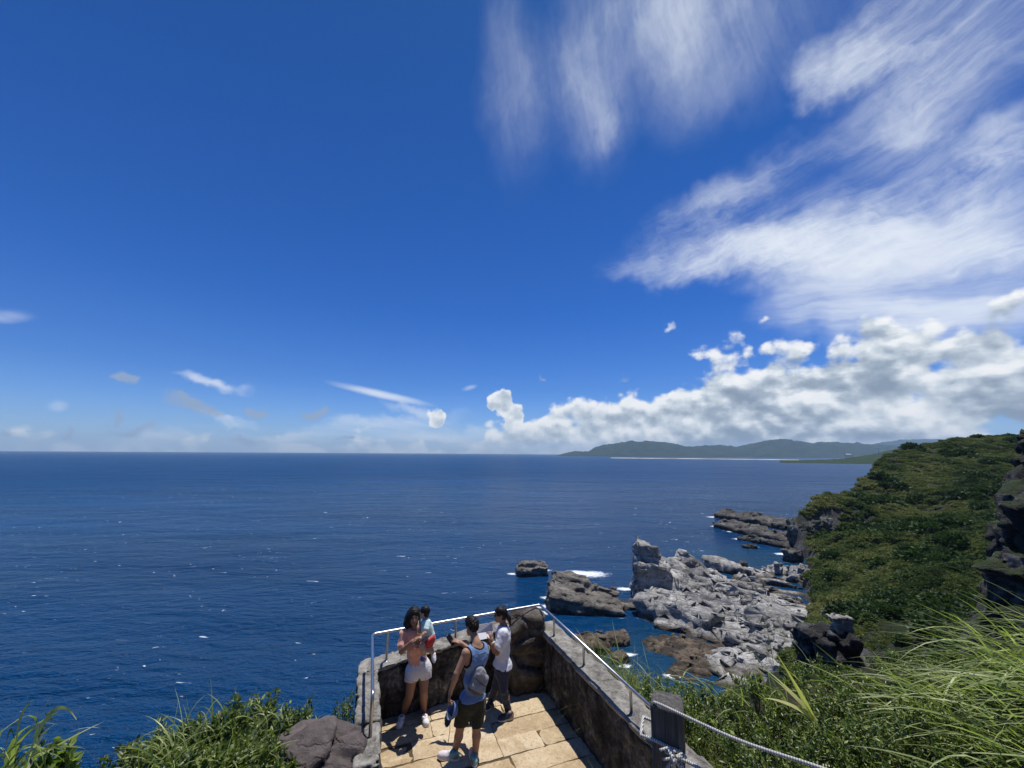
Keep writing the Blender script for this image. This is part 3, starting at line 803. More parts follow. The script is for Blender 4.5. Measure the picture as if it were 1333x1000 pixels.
# ---- rocks standing in the sea
def islet_fn(X, Y, Z):
    a = box_d(X, Y, Z, (19.5, 111.8, 0.6), (9.6, 6.2, 3.2), -0.10, -0.20, 1.0, 0.14)
    b_ = box_d(X, Y, Z, (17.2, 116.6, 2.6), (4.6, 2.2, 3.9), -0.1, -0.06, 0.7)
    c_ = box_d(X, Y, Z, (28.0, 112.5, -0.4), (5.5, 2.6, 1.7), -0.1, -0.06, 0.9)
    return np.minimum(np.minimum(a, b_), c_)
rock('sea_rock', islet_fn, (4, 102, -3), (36, 124, 9), 0.3, M_islet, 'large brown sea rock, humped at the left and sloping down to the right', 'sea rock',
     cells=(2.4, 0.42), fb=(4.0, 0.5), seed=12, strata=((0.20, 0.05, 0.97), 0.9, 0.26, 0.24), cells2=(0.8, 0.14), aniso=-0.2, facet=0.25)
rock('sea_rock', lambda X, Y, Z: np.minimum(box_d(X, Y, Z, (7.2, 139.5, 0.6), (5.2, 3.6, 2.3), 0.1, 0.08, 0.9), box_d(X, Y, Z, (5.6, 140, 2.2), (3.1, 2.4, 1.5), 0, 0.05, 0.6)),
     (-1, 133, -2.5), (16, 146, 6), 0.28, M_islet, 'small flat-topped brown sea rock, the farthest out on open water', 'sea rock', cells=(2.0, 0.32), fb=(3.5, 0.5), seed=22,
     strata=((0.1, 0.1, 0.98), 0.8, 0.14, 0.18))
def front_reef(X, Y, Z):
    a = box_d(X, Y, Z, (17.0, 89.3, -0.2), (3.6, 3.3, 2.4), 0.2, 0.05, 1.6)
    b_ = box_d(X, Y, Z, (22.5, 91.6, -0.2), (3.4, 2.0, 1.9), 0.1, 0.08, 1.1)
    return np.minimum(a, b_)
rock('sea_rock', front_reef, (9, 82, -2.5), (30, 97, 5), 0.26, M_reef, 'rounded brown two-humped rock in shallow water just beyond the railing', 'sea rock', cells=(1.6, 0.25), fb=(2.5, 0.45), seed=32,
     strata=((0.1, 0.2, 0.96), 0.7, 0.08, 0.12))
rock('sea_rock', lambda X, Y, Z: box_d(X, Y, Z, (21.6, 84.0, 0.0), (1.7, 1.3, 1.3), 0.3, 0.1, 0.5), (18, 81, -2), (25, 87, 3), 0.18, M_reef,
     'tiny brown rock awash between two-humped rock and shore', 'sea rock', cells=(1.2, 0.2), fb=(1.5, 0.25), seed=42)
def flat_reef(X, Y, Z):
    x, y = X[:, :, 0], Y[:, :, 0]
    c = poly_dist([(29, 94), (36, 96), (43, 93), (44, 87), (41, 80), (34, 77), (29, 79), (33, 85), (28, 88)], x, y)
    h = np.clip(c * 0.45, -1.2, 0.55) + 0.55 * fbm(x / 3.5, y / 3.5, 0 * x, 4, 3) - 0.05
    return (Z - h[:, :, None]) * 0.8
rock('reef_flat', flat_reef, (24, 73, -2), (48, 99, 2.5), 0.26, M_reef, 'low brown reef flat awash at the foot of pale rock platform', 'reef', cells=(1.6, 0.22), fb=(2.0, 0.25), seed=52)
# two long fingers of rock below the headland
def finger(name, p0, p1, wd, top, label, seed):
    p0, p1 = np.array(p0), np.array(p1); c = (p0 + p1) / 2; d = p1 - p0; L = np.linalg.norm(d); an = math.atan2(d[1], d[0])
    def fn(X, Y, Z):
        a = box_d(X, Y, Z, (c[0], c[1], top * 0.18), (L / 2, wd, top), an, 0.012, 1.4, 0.16)
        n_ = 2.2 * fbm(X / 14, Y / 14, 0 * X, 2, seed)
        return a + np.minimum(n_, 1.2) * 0.6
    lo = (min(p0[0], p1[0]) - wd - 3, min(p0[1], p1[1]) - wd - 3, -2); hi = (max(p0[0], p1[0]) + wd + 3, max(p0[1], p1[1]) + wd + 3, top + 4.5)
    rock(name, fn, lo, hi, 0.6, M_finger, label, 'rock ledge', cells=(4.0, 0.6), fb=(5.0, 0.7), seed=seed, facet=0.3, cells2=(1.6, 0.25), strata=((0.05, 0.25, 0.96), 1.3, 0.22, 0.2))
M_finger = rock_mat('ledge_rock', (.030, .028, .027), (.085, .080, .074), (.23, .22, .20), 0.2, (0.05, 0.3, 0.95), 1.2, 0.9, 0.6, wet=(0.4, 1.6, (.04, .033, .026)), crack=0.4)
finger('rock_ledge', (137, 264), (158, 214), 7, 3.5, 'farther of two dark rock ledges running out below the headland cliff', 62)
finger('rock_ledge', (119, 228), (128, 180), 5.5, 3.3, 'nearer of two dark rock ledges, with whitewater along its foot', 72)
finger('rock_ledge', (110, 196), (122, 178), 1.6, 1.6, 'low wet strip of rock in the cove beside the nearer ledge', 82)
for i, (c, s_, lb) in enumerate([((104.5, 178, 0.3), (2.6, 1.6, 1.0), 'small dark rock awash alone in the cove under the headland'),
                                 ((108.5, 157.5, 1.6), (3.0, 2.2, 2.6), 'square dark block standing at the water under the headland trees'),
                                 ((85, 150, 0.4), (2.0, 1.3, 1.1), 'low dark rock at the water beside the pale slab')]):
    rock('sea_rock', lambda X, Y, Z, c=c, s_=s_: box_d(X, Y, Z, c, s_, 0.4 * i, 0.06, 0.5), tuple(np.array(c) - np.array(s_) - 1.5), tuple(np.array(c) + np.array(s_) + 1.5), 0.3, M_finger,
         lb, 'sea rock', cells=(1.8, 0.3), fb=(2.0, 0.3), seed=90 + i)

# ---- jointed cliff at the headland's tip
def tip_cliff(X, Y, Z):
    a = box_d(X, Y, Z, (141.0, 179.8, 3.0), (16.0, 5.6, 10.5), 0.23, 0.13, 1.0)
    b_ = box_d(X, Y, Z, (127.5, 176.0, 2.5), (4.2, 4.2, 7.6), 0.1, 0.1, 0.8)
    return np.minimum(a, b_) + 0.9 * fbm(X / 4.5, Y / 4.5, Z / 22, 3, 15)
rock('sea_cliff', tip_cliff, (114, 166, -3), (160, 194, 21), 0.42, M_tip, 'grey vertically jointed sea cliff at the tip of the green headland', 'cliff',
     cells=(2.6, 0.8), fb=(3.0, 0.35), seed=131, zs=3.2, cells2=(1.2, 0.3), facet=0.35)
# ---- near cliff at the right
prof = [at_y(x, y, 35.0) for x, y in [(1335, 590), (1327, 607), (1312, 630), (1298, 658), (1296, 700), (1293, 722), (1281, 748), (1277, 783), (1266, 818), (1250, 850), (1225, 900)]]
pz = np.array([p[2] for p in prof])[::-1]; px_ = np.array([p[0] for p in prof])[::-1]
def near_cliff(X, Y, Z):
    xl = np.interp(Z, pz, px_) + 1.35 * (Y - 35).clip(0)
    xl = xl + 0.9 * fbm(X * 0, Y / 4, Z / 5, 3, 4)
    top = 41.2 + 0.10 * (X - 46) + 0.9 * fbm(X / 5, Y / 5, 0 * X, 3, 9)
    d = np.maximum((xl - X) * 0.75, (Z - top) * 0.8)
    face = 31.0 - 0.12 * (Z - 30) + 1.3 * fbm(X / 3.2, 0 * Y, Z / 9, 3, 14)
    return np.maximum(d, (face - Y) * 0.8)
rock('cliff_buttress', near_cliff, (34, 26.5, 14), (66, 52, 45), 0.3, M_nearcliff, 'dark vertical cliff buttress with pale lichen streaks at right edge', 'cliff', base=(48, 38, 14),
     cells=(2.6, 0.55), fb=(3.0, 0.6), seed=101, strata=((0.02, 0.03, 0.99), 2.4, 0.1, 0.1))
def near_rock(X, Y, Z):
    a = box_d(X, Y, Z, (30.2, 40.0, 18.5), (1.7, 2.0, 5.2), 0.1, 0.12, 0.3)
    b_ = box_d(X, Y, Z, (33.0, 41.0, 16.0), (2.4, 2.0, 5.6), 0.2, 0.12, 0.5)  # solid dark block standing in for the cave shadow beside the pinnacle
    return np.minimum(a, b_)
rock('rock_pinnacle', near_rock, (26.5, 35, 8), (39, 46, 26), 0.22, M_pinn, 'dark jagged rock pinnacle topped by a pale broken stone above the grass', 'rock', base=(31, 40, 10),
     cells=(1.5, 0.35), fb=(2.0, 0.4), seed=111)
rock('perched_stone', lambda X, Y, Z: np.minimum(box_d(X, Y, Z, (30.75, 39.8, 24.35), (0.42, 0.5, 0.75), 0.2, 0.15, 0.1), box_d(X, Y, Z, (31.6, 39.8, 24.2), (0.4, 0.5, 0.8), -0.1, -0.2, 0.1)),
     (29.5, 38.5, 22.8), (33, 41, 26), 0.08, M_boulder, 'pale split stone perched on the dark pinnacle', 'stone', cells=(0.8, 0.12), fb=(0.8, 0.12), seed=121)

# ------------------------------------------------------------------ loose boulders on the shore
def boulder_mesh(i):
    r = np.random.RandomState(200 + i)
    pts = r.normal(size=(22, 3)); pts /= np.linalg.norm(pts, axis=1)[:, None]
    pts *= r.uniform(0.75, 1.1, (22, 1)) * np.array([1.0, r.uniform(.7, .95), r.uniform(.5, .75)])
    bm = bmesh.new()
    for p in pts: bm.verts.new(p)
    bmesh.ops.convex_hull(bm, input=bm.verts[:])
    for v_ in [v_ for v_ in bm.verts if not v_.link_faces]: bm.verts.remove(v_)
    bmesh.ops.bevel(bm, geom=bm.edges[:], offset=0.06, segments=2, affect='EDGES')
    me = bpy.data.meshes.new('shore_boulder'); bm.to_mesh(me); bm.free()
    me.materials.append(M_boulder)
    return me
BM = [boulder_mesh(i) for i in range(8)]
dg = bpy.context.evaluated_depsgraph_get
from mathutils.bvhtree import BVHTree
shelf_o = bpy.data.objects['shore_rock_platform']
def bvh_of(o):
    me = o.data; off = np.array(o.location)
    V = np.empty(len(me.vertices) * 3); me.vertices.foreach_get('co', V); V = V.reshape(-1, 3) + off
    return BVHTree.FromPolygons([tuple(p) for p in V], [tuple(p.vertices) for p in me.polygons])
shelf_t = bvh_of(shelf_o)
def drop(t, x, y, z0=60.0):
    h = t.ray_cast(Vector((x, y, z0)), Vector((0, 0, -1)))
    return h[0].z if h[0] is not None else None
br = np.random.RandomState(31); nb = 0
clusters = [(66, 86, 14, 7, 150, 0.55), (52, 84, 7, 4, 45, 0.7), (92, 142, 8, 2.5, 45, 0.9), (78, 96, 10, 6, 40, 0.6), (70, 110, 16, 9, 20, 0.8)]
for cx_, cy_, rx, ry, n_, sz in clusters:
    for i in range(n_):
        a = br.uniform(0, 6.283); q = math.sqrt(br.uniform(0, 1))
        x, y = cx_ + rx * q * math.cos(a) * 0.87 + ry * q * math.sin(a) * 0.48, cy_ - rx * q * math.cos(a) * 0.48 + ry * q * math.sin(a) * 0.87
        z = drop(shelf_t, x, y)
        if z is None or z < -0.2: z = -0.2
        s_ = sz * (0.55 + 1.1 * br.uniform(0, 1)**2.5)
        o = link('shore_boulder', BM[br.randint(8)])
        o.location = (x, y, z + 0.15 * s_); o.scale = (s_ * br.uniform(.8, 1.3), s_ * br.uniform(.8, 1.2), s_ * br.uniform(.7, 1.1))
        o.rotation_euler = (br.uniform(-.4, .4), br.uniform(-.4, .4), br.uniform(0, 6.28))
        tag(o, 'loose pale grey boulder among the many strewn over the shore rocks', 'boulder', 'boulders strewn over the shore')
# ------------------------------------------------------------------ the hillside under and around the terrace
ZF = 36.04
def W(u, v, z): return UH * u + VH * v + np.array([0, 0, z])
def uv_of(x, y): return x * UH[0] + y * UH[1], x * VH[0] + y * VH[1]
M_soil = soil_mat('hill_soil', (.020, .022, .010), (.055, .048, .030), 2.5)
gpts = [(0, 0, 38.35), (-3.6, 2.3, 37.75), (-2.3, 4.8, 36.2), (-3.5, 4.2, 36.5), (-3.0, 6.0, 35.7), (2.4, 2.3, 37.25), (3.4, 4.0, 36.6), (3.2, 5.0, 36.25), (2.2, 6.6, 36.2), (1.0, 8.0, 35.6), (4.2, 5.6, 36.4), (5.0, 4.2, 37.0), (6.5, 4.2, 37.5),
        (8.5, 6.0, 37.0), (5.8, 6.2, 36.7), (0, -6, 39.6), (8, -4, 39.6), (-6, -4, 39), (12, 6, 37.4), (20, 12, 38.0), (34, 20, 38.5), (1.6, 1.2, 38.1)]
gplate = Plate(gpts, 0.05)
HILL = [(-9, -9), (-6.2, 0.5), (-4.8, 3.6), (-3.6, 5.6), (-2.9, 6.9), (-1.9, 7.6), (0.8, 8.4), (2.2, 7.6), (3.0, 7.0), (4.6, 7.2), (6.6, 7.2), (9.5, 7.0), (14, 9), (22, 15), (34, 22), (60, 30), (60, -9)]
st4 = 0.3
gx4 = np.arange(-22, 46, st4); gy4 = np.arange(-9, 46, st4)
X, Y = np.meshgrid(gx4, gy4, indexing='ij')
hd = poly_dist(HILL, X + 0.7 * fbm(X / 3, Y / 3, 0 * X, 3, 41), Y + 0.7 * fbm(X / 3, Y / 3, 0 * X, 3, 42))
Z = gplate(X, Y) + 0.25 * fbm(X / 1.8, Y / 1.8, 0 * X, 3, 43)
out = np.clip(-hd, 0, None)
Z = np.maximum(Z - 2.6 * out**1.05 + 1.2 * fbm(X / 4, Y / 4, 0 * X, 3, 44) * np.clip(out / 3, 0, 1), -2.0)
u_, v_ = uv_of(X, Y)
inside = sstep(-0.05, 0.2, u_) * sstep(3.65, 3.35, u_) * sstep(7.5, 7.15, v_) * sstep(-0.6, -0.3, v_)
Z = Z * (1 - inside) + np.minimum(Z, np.where(v_ > 2.8, ZF - 0.25, ZF - 0.25 + (2.8 - v_) * 0.82)) * inside
hill_h = Z
tag(link('hillside', grid_mesh('hillside', X, Y, Z, hd > -22), M_soil), kind='structure')
def hill_at(x, y):
    fx = np.clip((np.asarray(x) - gx4[0]) / st4, 0, len(gx4) - 1.001); fy = np.clip((np.asarray(y) - gy4[0]) / st4, 0, len(gy4) - 1.001)
    i, j = fx.astype(int), fy.astype(int); a, b = fx - i, fy - j
    return hill_h[i, j] * (1 - a) * (1 - b) + hill_h[i + 1, j] * a * (1 - b) + hill_h[i, j + 1] * (1 - a) * b + hill_h[i + 1, j + 1] * a * b

# ------------------------------------------------------------------ stone paving of the terrace
m_pave, g, b = material('sandstone_paving')
geo = g.new('ShaderNodeNewGeometry'); pos = geo.outputs['Position']; rnd = geo.outputs['Random Per Island']
n1 = g.noise(pos, 2.2, 6.0, 0.65); n2 = g.noise(pos, 28.0, 5.0, 0.7); n3 = g.noise(pos, 7.0, 4.0, 0.6, 0.8)
c = g.ramp(g.math('ADD', g.math('MULTIPLY', n1, 0.55), g.math('ADD', g.math('MULTIPLY', n3, 0.3), g.math('MULTIPLY', rnd, 0.18))),
           [(0.30, (.30, .215, .125)), (0.50, (.49, .385, .245)), (0.72, (.63, .53, .375))])
c = g.mix(g.math('MULTIPLY', g.smooth(n2, 0.50, 0.70), 0.8), c, (.25, .17, .085))
c = g.mix(g.math('MULTIPLY', g.smooth(g.noise(pos, 1.1, 5.0, 0.7, 1.0), 0.52, 0.66), 0.45), c, (.30, .20, .10))
c = g.mix(g.math('MULTIPLY', g.smooth(g.noise(pos, 11.0, 3.0), 0.60, 0.72), 0.6), c, (.58, .48, .33))
g.put(b.inputs['Base Color'], c); b.inputs['Roughness'].default_value = 0.9; b.inputs['Specular IOR Level'].default_value = 0.2
g.put(b.inputs['Normal'], g.bump(g.math('ADD', n2, g.math('MULTIPLY', n3, 1.4)), 0.8, 0.012))
m_joint = soil_mat('paving_bed', (.14, .10, .06), (.26, .19, .11), 14.0)
pr = np.random.RandomState(5)
gp = Geo(); jv = [2.6, 2.98, 3.36, 3.72, 4.06, 4.44, 4.83, 5.23, 5.58, 5.90, 6.25, 6.61, 6.97, 7.0]
for r_ in range(len(jv) - 2):
    va, vb = jv[r_], jv[r_ + 1]
    cuts = [0.26]; x = 0.26 + pr.uniform(0.3, 0.9)
    while x < 2.8: cuts.append(x); x += pr.uniform(0.6, 1.15)
    cuts.append(3.12)
    for i in range(len(cuts) - 1):
        ua, ub = cuts[i] + 0.005, cuts[i + 1] - 0.005
        nx_, ny_ = max(4, int((ub - ua) / 0.06)), 6
        uu, vv = np.meshgrid(np.linspace(ua, ub, nx_), np.linspace(va + 0.005, vb - 0.005, ny_), indexing='ij')
        eu = np.minimum(uu - ua, ub - uu); ev = np.minimum(vv - va - 0.009, vb - 0.009 - vv)
        ed = np.minimum(eu, ev)
        wob_u = uu + 0.010 * perlin(uu * 3, vv * 9, 0 * uu, 7); wob_v = vv + 0.018 * perlin(uu * 2.5, vv * 3 + r_, 0 * uu, 8)
        zz = ZF + pr.uniform(-0.006, 0.008) + pr.uniform(-0.012, 0.012) * (vv - va) / 0.35 + 0.006 * fbm(uu * 5, vv * 5, 0 * uu, 3, 9) - 0.012 * (ed < 0.012) - 0.006 * perlin(uu * 14, vv * 14, 0 * uu, 10)
        P3 = wob_u[..., None] * UH + wob_v[..., None] * VH; P3[..., 2] += zz
        V = P3.reshape(-1, 3); f = [(a * ny_ + q, (a + 1) * ny_ + q, (a + 1) * ny_ + q + 1, a * ny_ + q + 1) for a in range(nx_ - 1) for q in range(ny_ - 1)]
        n0 = len(V)                     # skirt down into the bed
        rim = [(a, 0) for a in range(nx_)] + [(nx_ - 1, q) for q in range(1, ny_)] + [(a, ny_ - 1) for a in range(nx_ - 2, -1, -1)] + [(0, q) for q in range(ny_ - 2, 0, -1)]
        ri = [a * ny_ + q for a, q in rim]
        V = np.vstack([V, V[ri] - np.array([0, 0, 0.04])])
        f += [(ri[i2], n0 + i2, n0 + (i2 + 1) % len(ri), ri[(i2 + 1) % len(ri)]) for i2 in range(len(ri))]
        gp.add(V, f)
tag(gp.build('paving', m_pave), kind='structure')
gbed = Geo(); gbed.add([W(0.2, 2.4, ZF - .016), W(3.15, 2.4, ZF - .016), W(3.15, 7.1, ZF - .016), W(0.2, 7.1, ZF - .016), W(0.2, 2.4, ZF - .3), W(3.15, 2.4, ZF - .3), W(3.15, 7.1, ZF - .3), W(0.2, 7.1, ZF - .3)],
                       [(0, 1, 2, 3), (4, 7, 6, 5), (0, 4, 5, 1), (1, 5, 6, 2), (2, 6, 7, 3), (3, 7, 4, 0)])
tag(gbed.build('paving_bed', m_joint), kind='structure')
gs = Geo()
for i in range(8):
    gs.box(W(1.2, 2.45 - 0.33 * i, ZF + 0.145 + 0.29 * i - 0.30), (2.9, 0.36, 0.60), A_PL, 0.006)
tag(gs.build('stone_steps', m_pave, bevel=0.012), kind='structure')

# ------------------------------------------------------------------ parapet
m_wall, g, b = material('rubble_wall')
geo = g.new('ShaderNodeNewGeometry'); pos = geo.outputs['Position']
tcw = g.new('ShaderNodeTexCoord').outputs['Object']
n1 = g.noise(pos, 2.4, 6.0, 0.65, 0.6); n2 = g.noise(pos, 16.0, 5.0, 0.68); n3 = g.noise(g.mapping(pos, scale=(1, 1, 0.3)), 6.0, 4.0, 0.6)
c = g.ramp(g.math('ADD', g.math('MULTIPLY', n1, 0.6), g.math('MULTIPLY', n2, 0.4)), [(0.32, (.010, .010, .010)), (0.47, (.032, .031, .029)), (0.57, (.095, .091, .083)), (0.69, (.33, .32, .295))])
up = g.new('ShaderNodeSeparateXYZ'); g.put(up.inputs[0], geo.outputs['Normal'])
c = g.mix(g.math('MULTIPLY', g.smooth(n3, 0.5, 0.68), 0.75), c, (.008, .007, .006))
g.put(b.inputs['Base Color'], c); b.inputs['Roughness'].default_value = 0.92; b.inputs['Specular IOR Level'].default_value = 0.2
g.put(b.inputs['Normal'], g.bump(g.math('ADD', n2, n1), 0.9, 0.03))
m_cope, g, b = material('mortar_coping')
pos = g.new('ShaderNodeNewGeometry').outputs['Position']
n1 = g.noise(pos, 4.5, 6.0, 0.68, 0.5); n2 = g.noise(pos, 30.0, 5.0, 0.7)
c = g.ramp(g.math('ADD', g.math('MULTIPLY', n1, 0.65), g.math('MULTIPLY', n2, 0.35)), [(0.33, (.055, .050, .042)), (0.45, (.16, .15, .13)), (0.56, (.29, .275, .245)), (0.72, (.43, .415, .38))])
g.put(b.inputs['Base Color'], c); b.inputs['Roughness'].default_value = 0.9; b.inputs['Specular IOR Level'].default_value = 0.2
g.put(b.inputs['Normal'], g.bump(g.math('ADD', n2, n1), 0.8, 0.02))

par = empty('parapet', tuple(W(0, 0, ZF)), A_PL)
tag(par, 'rough stone parapet with pale mortar coping on three sides of the terrace', 'parapet')
def wall_piece(name, lo, hi, fn, mat, h, cells, fb, seed, strata=None):
    n = np.ceil((np.array(hi) - np.array(lo)) / h).astype(int) + 1
    g_ = [lo[i] + h * np.arange(n[i]) for i in range(3)]
    X, Y, Z = np.meshgrid(*g_, indexing='ij')
    D = fn(X, Y, Z).astype(np.float32)
    i, j, k = np.nonzero(np.abs(D) < fb[1] * 2 + cells[1] * 2 + 2 * h)
    x, y, z = X[i, j, k], Y[i, j, k], Z[i, j, k]
    d = D[i, j, k] + fb[1] * fbm(x / fb[0], y / fb[0], z / fb[0], 3, seed)
    f1, f2, cc = voronoi(x / cells[0], y / cells[0], z / (cells[0] * 0.7), seed + 1)
    d = d + cells[1] * (cc - 0.5) + cells[1] * 1.2 * np.clip(1 - (f2 - f1) / 0.14, 0, 1)
    D[i, j, k] = d
    V, Q = surface_nets(D, lo, h)
    return link(name, mesh_from(name, V, quads=Q, smooth=True), mat, par)
def bx(X, Y, Z, a, b_, r=0.02):
    q = [np.abs(A - (a[i] + b_[i]) / 2) - ((b_[i] - a[i]) / 2 - r) for i, A in enumerate((X, Y, Z))]
    return np.sqrt(sum(np.maximum(t, 0)**2 for t in q)) + np.minimum(np.maximum(np.maximum(q[0], q[1]), q[2]), 0) - r
def top_front(u): return 0.70 + 0.28 * np.clip(u / 2.5, 0, 1.05)
# right wall: body and coping
wall_piece('wall_section', (2.9, 2.0, -0.5), (3.6, 7.3, 1.0), lambda X, Y, Z: bx(X, Y, Z, (3.06, 2.1, -0.4), (3.40, 7.12, 0.835)), m_wall, 0.03, (0.32, 0.02), (0.4, 0.018), 301)
wall_piece('coping', (2.9, 2.0, 0.75), (3.65, 7.3, 1.05), lambda X, Y, Z: bx(X, Y, Z, (3.035, 2.1, 0.83), (3.43, 7.12, 0.905 + 0 * Y)), m_cope, 0.022, (0.5, 0.012), (0.25, 0.014), 303)
# seaward wall, its top climbing to the right
def front_body(X, Y, Z):
    t = top_front(X) - 0.06; Y = Y - 0.07 * (X - 0.3)
    return np.maximum(bx(X, Y, Z, (0.05, 6.82, -0.4), (2.75, 7.17, 1.4)), Z - t)
wall_piece('wall_section', (-0.1, 6.6, -0.5), (2.9, 7.5, 1.2), front_body, m_wall, 0.03, (0.34, 0.03), (0.4, 0.022), 305)
wall_piece('coping', (-0.1, 6.6, 0.5), (2.9, 7.5, 1.25), lambda X, Y, Z: np.maximum(np.maximum(bx(X, Y - 0.07 * (X - 0.3), Z, (0.05, 6.79, -0.4), (2.72, 7.19, 1.4)), Z - top_front(X)), top_front(X) - 0.062 - Z), m_cope, 0.022, (0.4, 0.018), (0.25, 0.018), 307)
# left wall, low and ending in a stump
wall_piece('wall_section', (-0.15, 4.6, -0.6), (0.5, 6.95, 0.85), lambda X, Y, Z: bx(X, Y, Z, (0.055, 4.85, -0.5), (0.335, 6.82, 0.665)), m_wall, 0.03, (0.3, 0.035), (0.5, 0.03), 309)
wall_piece('coping', (-0.15, 4.6, 0.55), (0.5, 7.0, 0.85), lambda X, Y, Z: np.minimum(bx(X, Y, Z, (0.045, 5.62, 0.66), (0.345, 6.80, 0.735)), bx(X, Y, Z, (0.05, 4.92, 0.66), (0.34, 5.60, 0.725))), m_cope, 0.022, (0.28, 0.02), (0.3, 0.02), 311)

# boulder built into the far right corner, and the big one at the left
M_cornerstone = rock_mat('corner_rock', (.020, .017, .014), (.075, .063, .050), (.26, .235, .20), 1.6, (0.1, 0.2, 0.97), 4.0, 0.9, 0.06, crack=2.2)
M_brownrock = rock_mat('brown_boulder', (.055, .044, .042), (.115, .095, .090), (.20, .175, .165), 2.0, (0.3, 0.2, 0.9), 5.0, 0.8, 0.05, crack=1.6)
cb = W(2.78, 6.92, ZF)
def corner_fn(X, Y, Z):
    u, v = X * UH[0] + Y * UH[1], X * VH[0] + Y * VH[1]; z = Z - ZF
    a = box_d(u, v, z, (2.80, 7.0, 0.45), (0.36, 0.30, 0.70), 0.0, 0.02, 0.16)
    t = (z - (1.13 - 0.85 * np.clip(2.70 - u, 0, 1) - 0.30 * np.clip(u - 3.0, 0, 1))) * 0.8
    return np.maximum(a, t)
rock('corner_boulder', corner_fn, (cb[0] - .75, cb[1] - .75, ZF - 0.3), (cb[0] + .75, cb[1] + .75, ZF + 1.4), 0.025, M_cornerstone, 'dark rounded boulder built into the far corner of the stone parapet', 'boulder',
     base=(cb[0], cb[1], ZF), cells=(0.5, 0.05), fb=(0.5, 0.06), seed=321)
lb_ = at_y(386, 1017, 4.75)
def left_boulder(X, Y, Z):
    a = np.sqrt(((X - lb_[0] - 0.02) / 0.76)**2 + ((Y - lb_[1] - 0.25) / 0.70)**2 + ((Z - lb_[2] + 0.42) / 0.86)**2) - 1
    a = a * 0.75
    t = box_d(X, Y, Z, (lb_[0] + 0.0, lb_[1] + 0.25, lb_[2] - 0.42), (0.74, 0.70, 0.78), 0.25, 0.12, 0.3)
    return np.maximum(a, t)
rock('boulder', left_boulder, (lb_[0] - 1.1, lb_[1] - 0.9, lb_[2] - 1.4), (lb_[0] + 1.1, lb_[1] + 1.4, lb_[2] + 0.75), 0.03, M_brownrock, 'big smooth purplish brown boulder beside the left end of the parapet', 'boulder',
     base=(lb_[0], lb_[1] + .2, lb_[2] - 1.2), cells=(0.9, 0.06), fb=(0.7, 0.08), seed=331)

# ------------------------------------------------------------------ steel handrail
m_steel, g, b = material('stainless_steel')
pos = g.new('ShaderNodeTexCoord').outputs['Object']
b.inputs['Metallic'].default_value = 1.0
g.put(b.inputs['Base Color'], g.mix(g.noise(pos, 6.0, 4.0), (.40, .41, .42), (.58, .59, .60)))
g.put(b.inputs['Roughness'], g.math('ADD', g.math('MULTIPLY', g.noise(pos, 14.0, 3.0), 0.18), 0.24))
hr = empty('handrail', tuple(W(0, 0, ZF)), A_PL)
tag(hr, 'polished steel handrail on short posts running along the parapet top', 'handrail')
gr_ = Geo()
def round_corner(a, c, d, r=0.06):
    a, c, d = map(lambda q: np.array(q, float), (a, c, d))
    p = c + (a - c) / np.linalg.norm(a - c) * r; q = c + (d - c) / np.linalg.norm(d - c) * r
    return [(1 - t)**2 * p + 2 * t * (1 - t) * c + t * t * q for t in np.linspace(0, 1, 6)]
A0, A1, A2, A3 = (0.22, 5.37, 1.15), (0.22, 6.86, 1.20), (3.10, 6.98, 1.245), (3.12, 3.95, 1.20)
A9 = (0.22, 5.33, 0.70)
path = [A9] + round_corner(A9, A0, A1, 0.07) + round_corner(A0, A1, A2, 0.08) + round_corner(A1, A2, A3, 0.05) + [A3]
gr_.tube(path, 0.020, 12)
gr_.build('rail', m_steel, hr, smooth=True)
for (u, v, z0, z1) in [(0.46, 6.965, 0.74, 1.19), (1.56, 7.02, 0.87, 1.21), (2.45, 7.05, 0.96, 1.23), (3.17, 6.55, 0.88, 1.225), (3.17, 5.56, 0.88, 1.205), (3.17, 4.45, 0.88, 1.19)]:
    gq = Geo(); ru = u if v > 6.7 else 3.115
    gq.tube([(u, v, z0 - .03), (u, v, z1 - 0.06), (ru, v if v < 6.7 else 6.87 + 0.035 * u, z1 + 0.005)], 0.019, 10); gq.tube([(u, v, z0 - 0.01), (u, v, z0 + 0.012)], 0.045, 12)
    gq.build('post', m_steel, hr, smooth=True)

# ------------------------------------------------------------------ timber post and ropes
m_wood, g, b = material('weathered_timber')
pos = g.new('ShaderNodeTexCoord').outputs['Object']
gv = g.mapping(pos, scale=(1, 1, 0.06))
n1 = g.noise(gv, 60.0, 5.0, 0.65, 0.6); n2 = g.noise(pos, 9.0, 5.0, 0.6)
c = g.ramp(n1, [(0.3, (.030, .027, .024)), (0.55, (.085, .078, .070)), (0.75, (.15, .14, .125))])
c = g.mix(g.math('MULTIPLY', g.smooth(n2, 0.5, 0.7), 0.5), c, (.06, .05, .04))
g.put(b.inputs['Base Color'], c); b.inputs['Roughness'].default_value = 0.85
g.put(b.inputs['Normal'], g.bump(n1, 0.8, 0.006))
PX, PYY = 0.603, 1.77
def post_mesh():
    Fp = Field((-0.11, -0.11, -0.02), (0.11, 0.11, 1.40), 0.008)
    Fp.slab((0, 0, 0.675), (0.060, 0.060, 0.675), None, 0.010)
    Fp.limb((-0.02, -0.075, 0.4), (-0.012, -0.072, 1.36), 0.007, 0.010, 0.0, sub=True)      # a drying crack
    Fp.warp(0.006, 9, 4, (1.6, 1.6, 0.35))
    return Fp.mesh('timber_post')
tp = link('timber_post', post_mesh(), m_wood); tp.location = (PX, PYY, 39.025 - 1.35); tp.rotation_euler = (0.0, R(1.5), R(-22))
tag(tp, 'square weathered grey timber post at the near end of the parapet', 'post')
m_rope, g, b = material('white_rope')
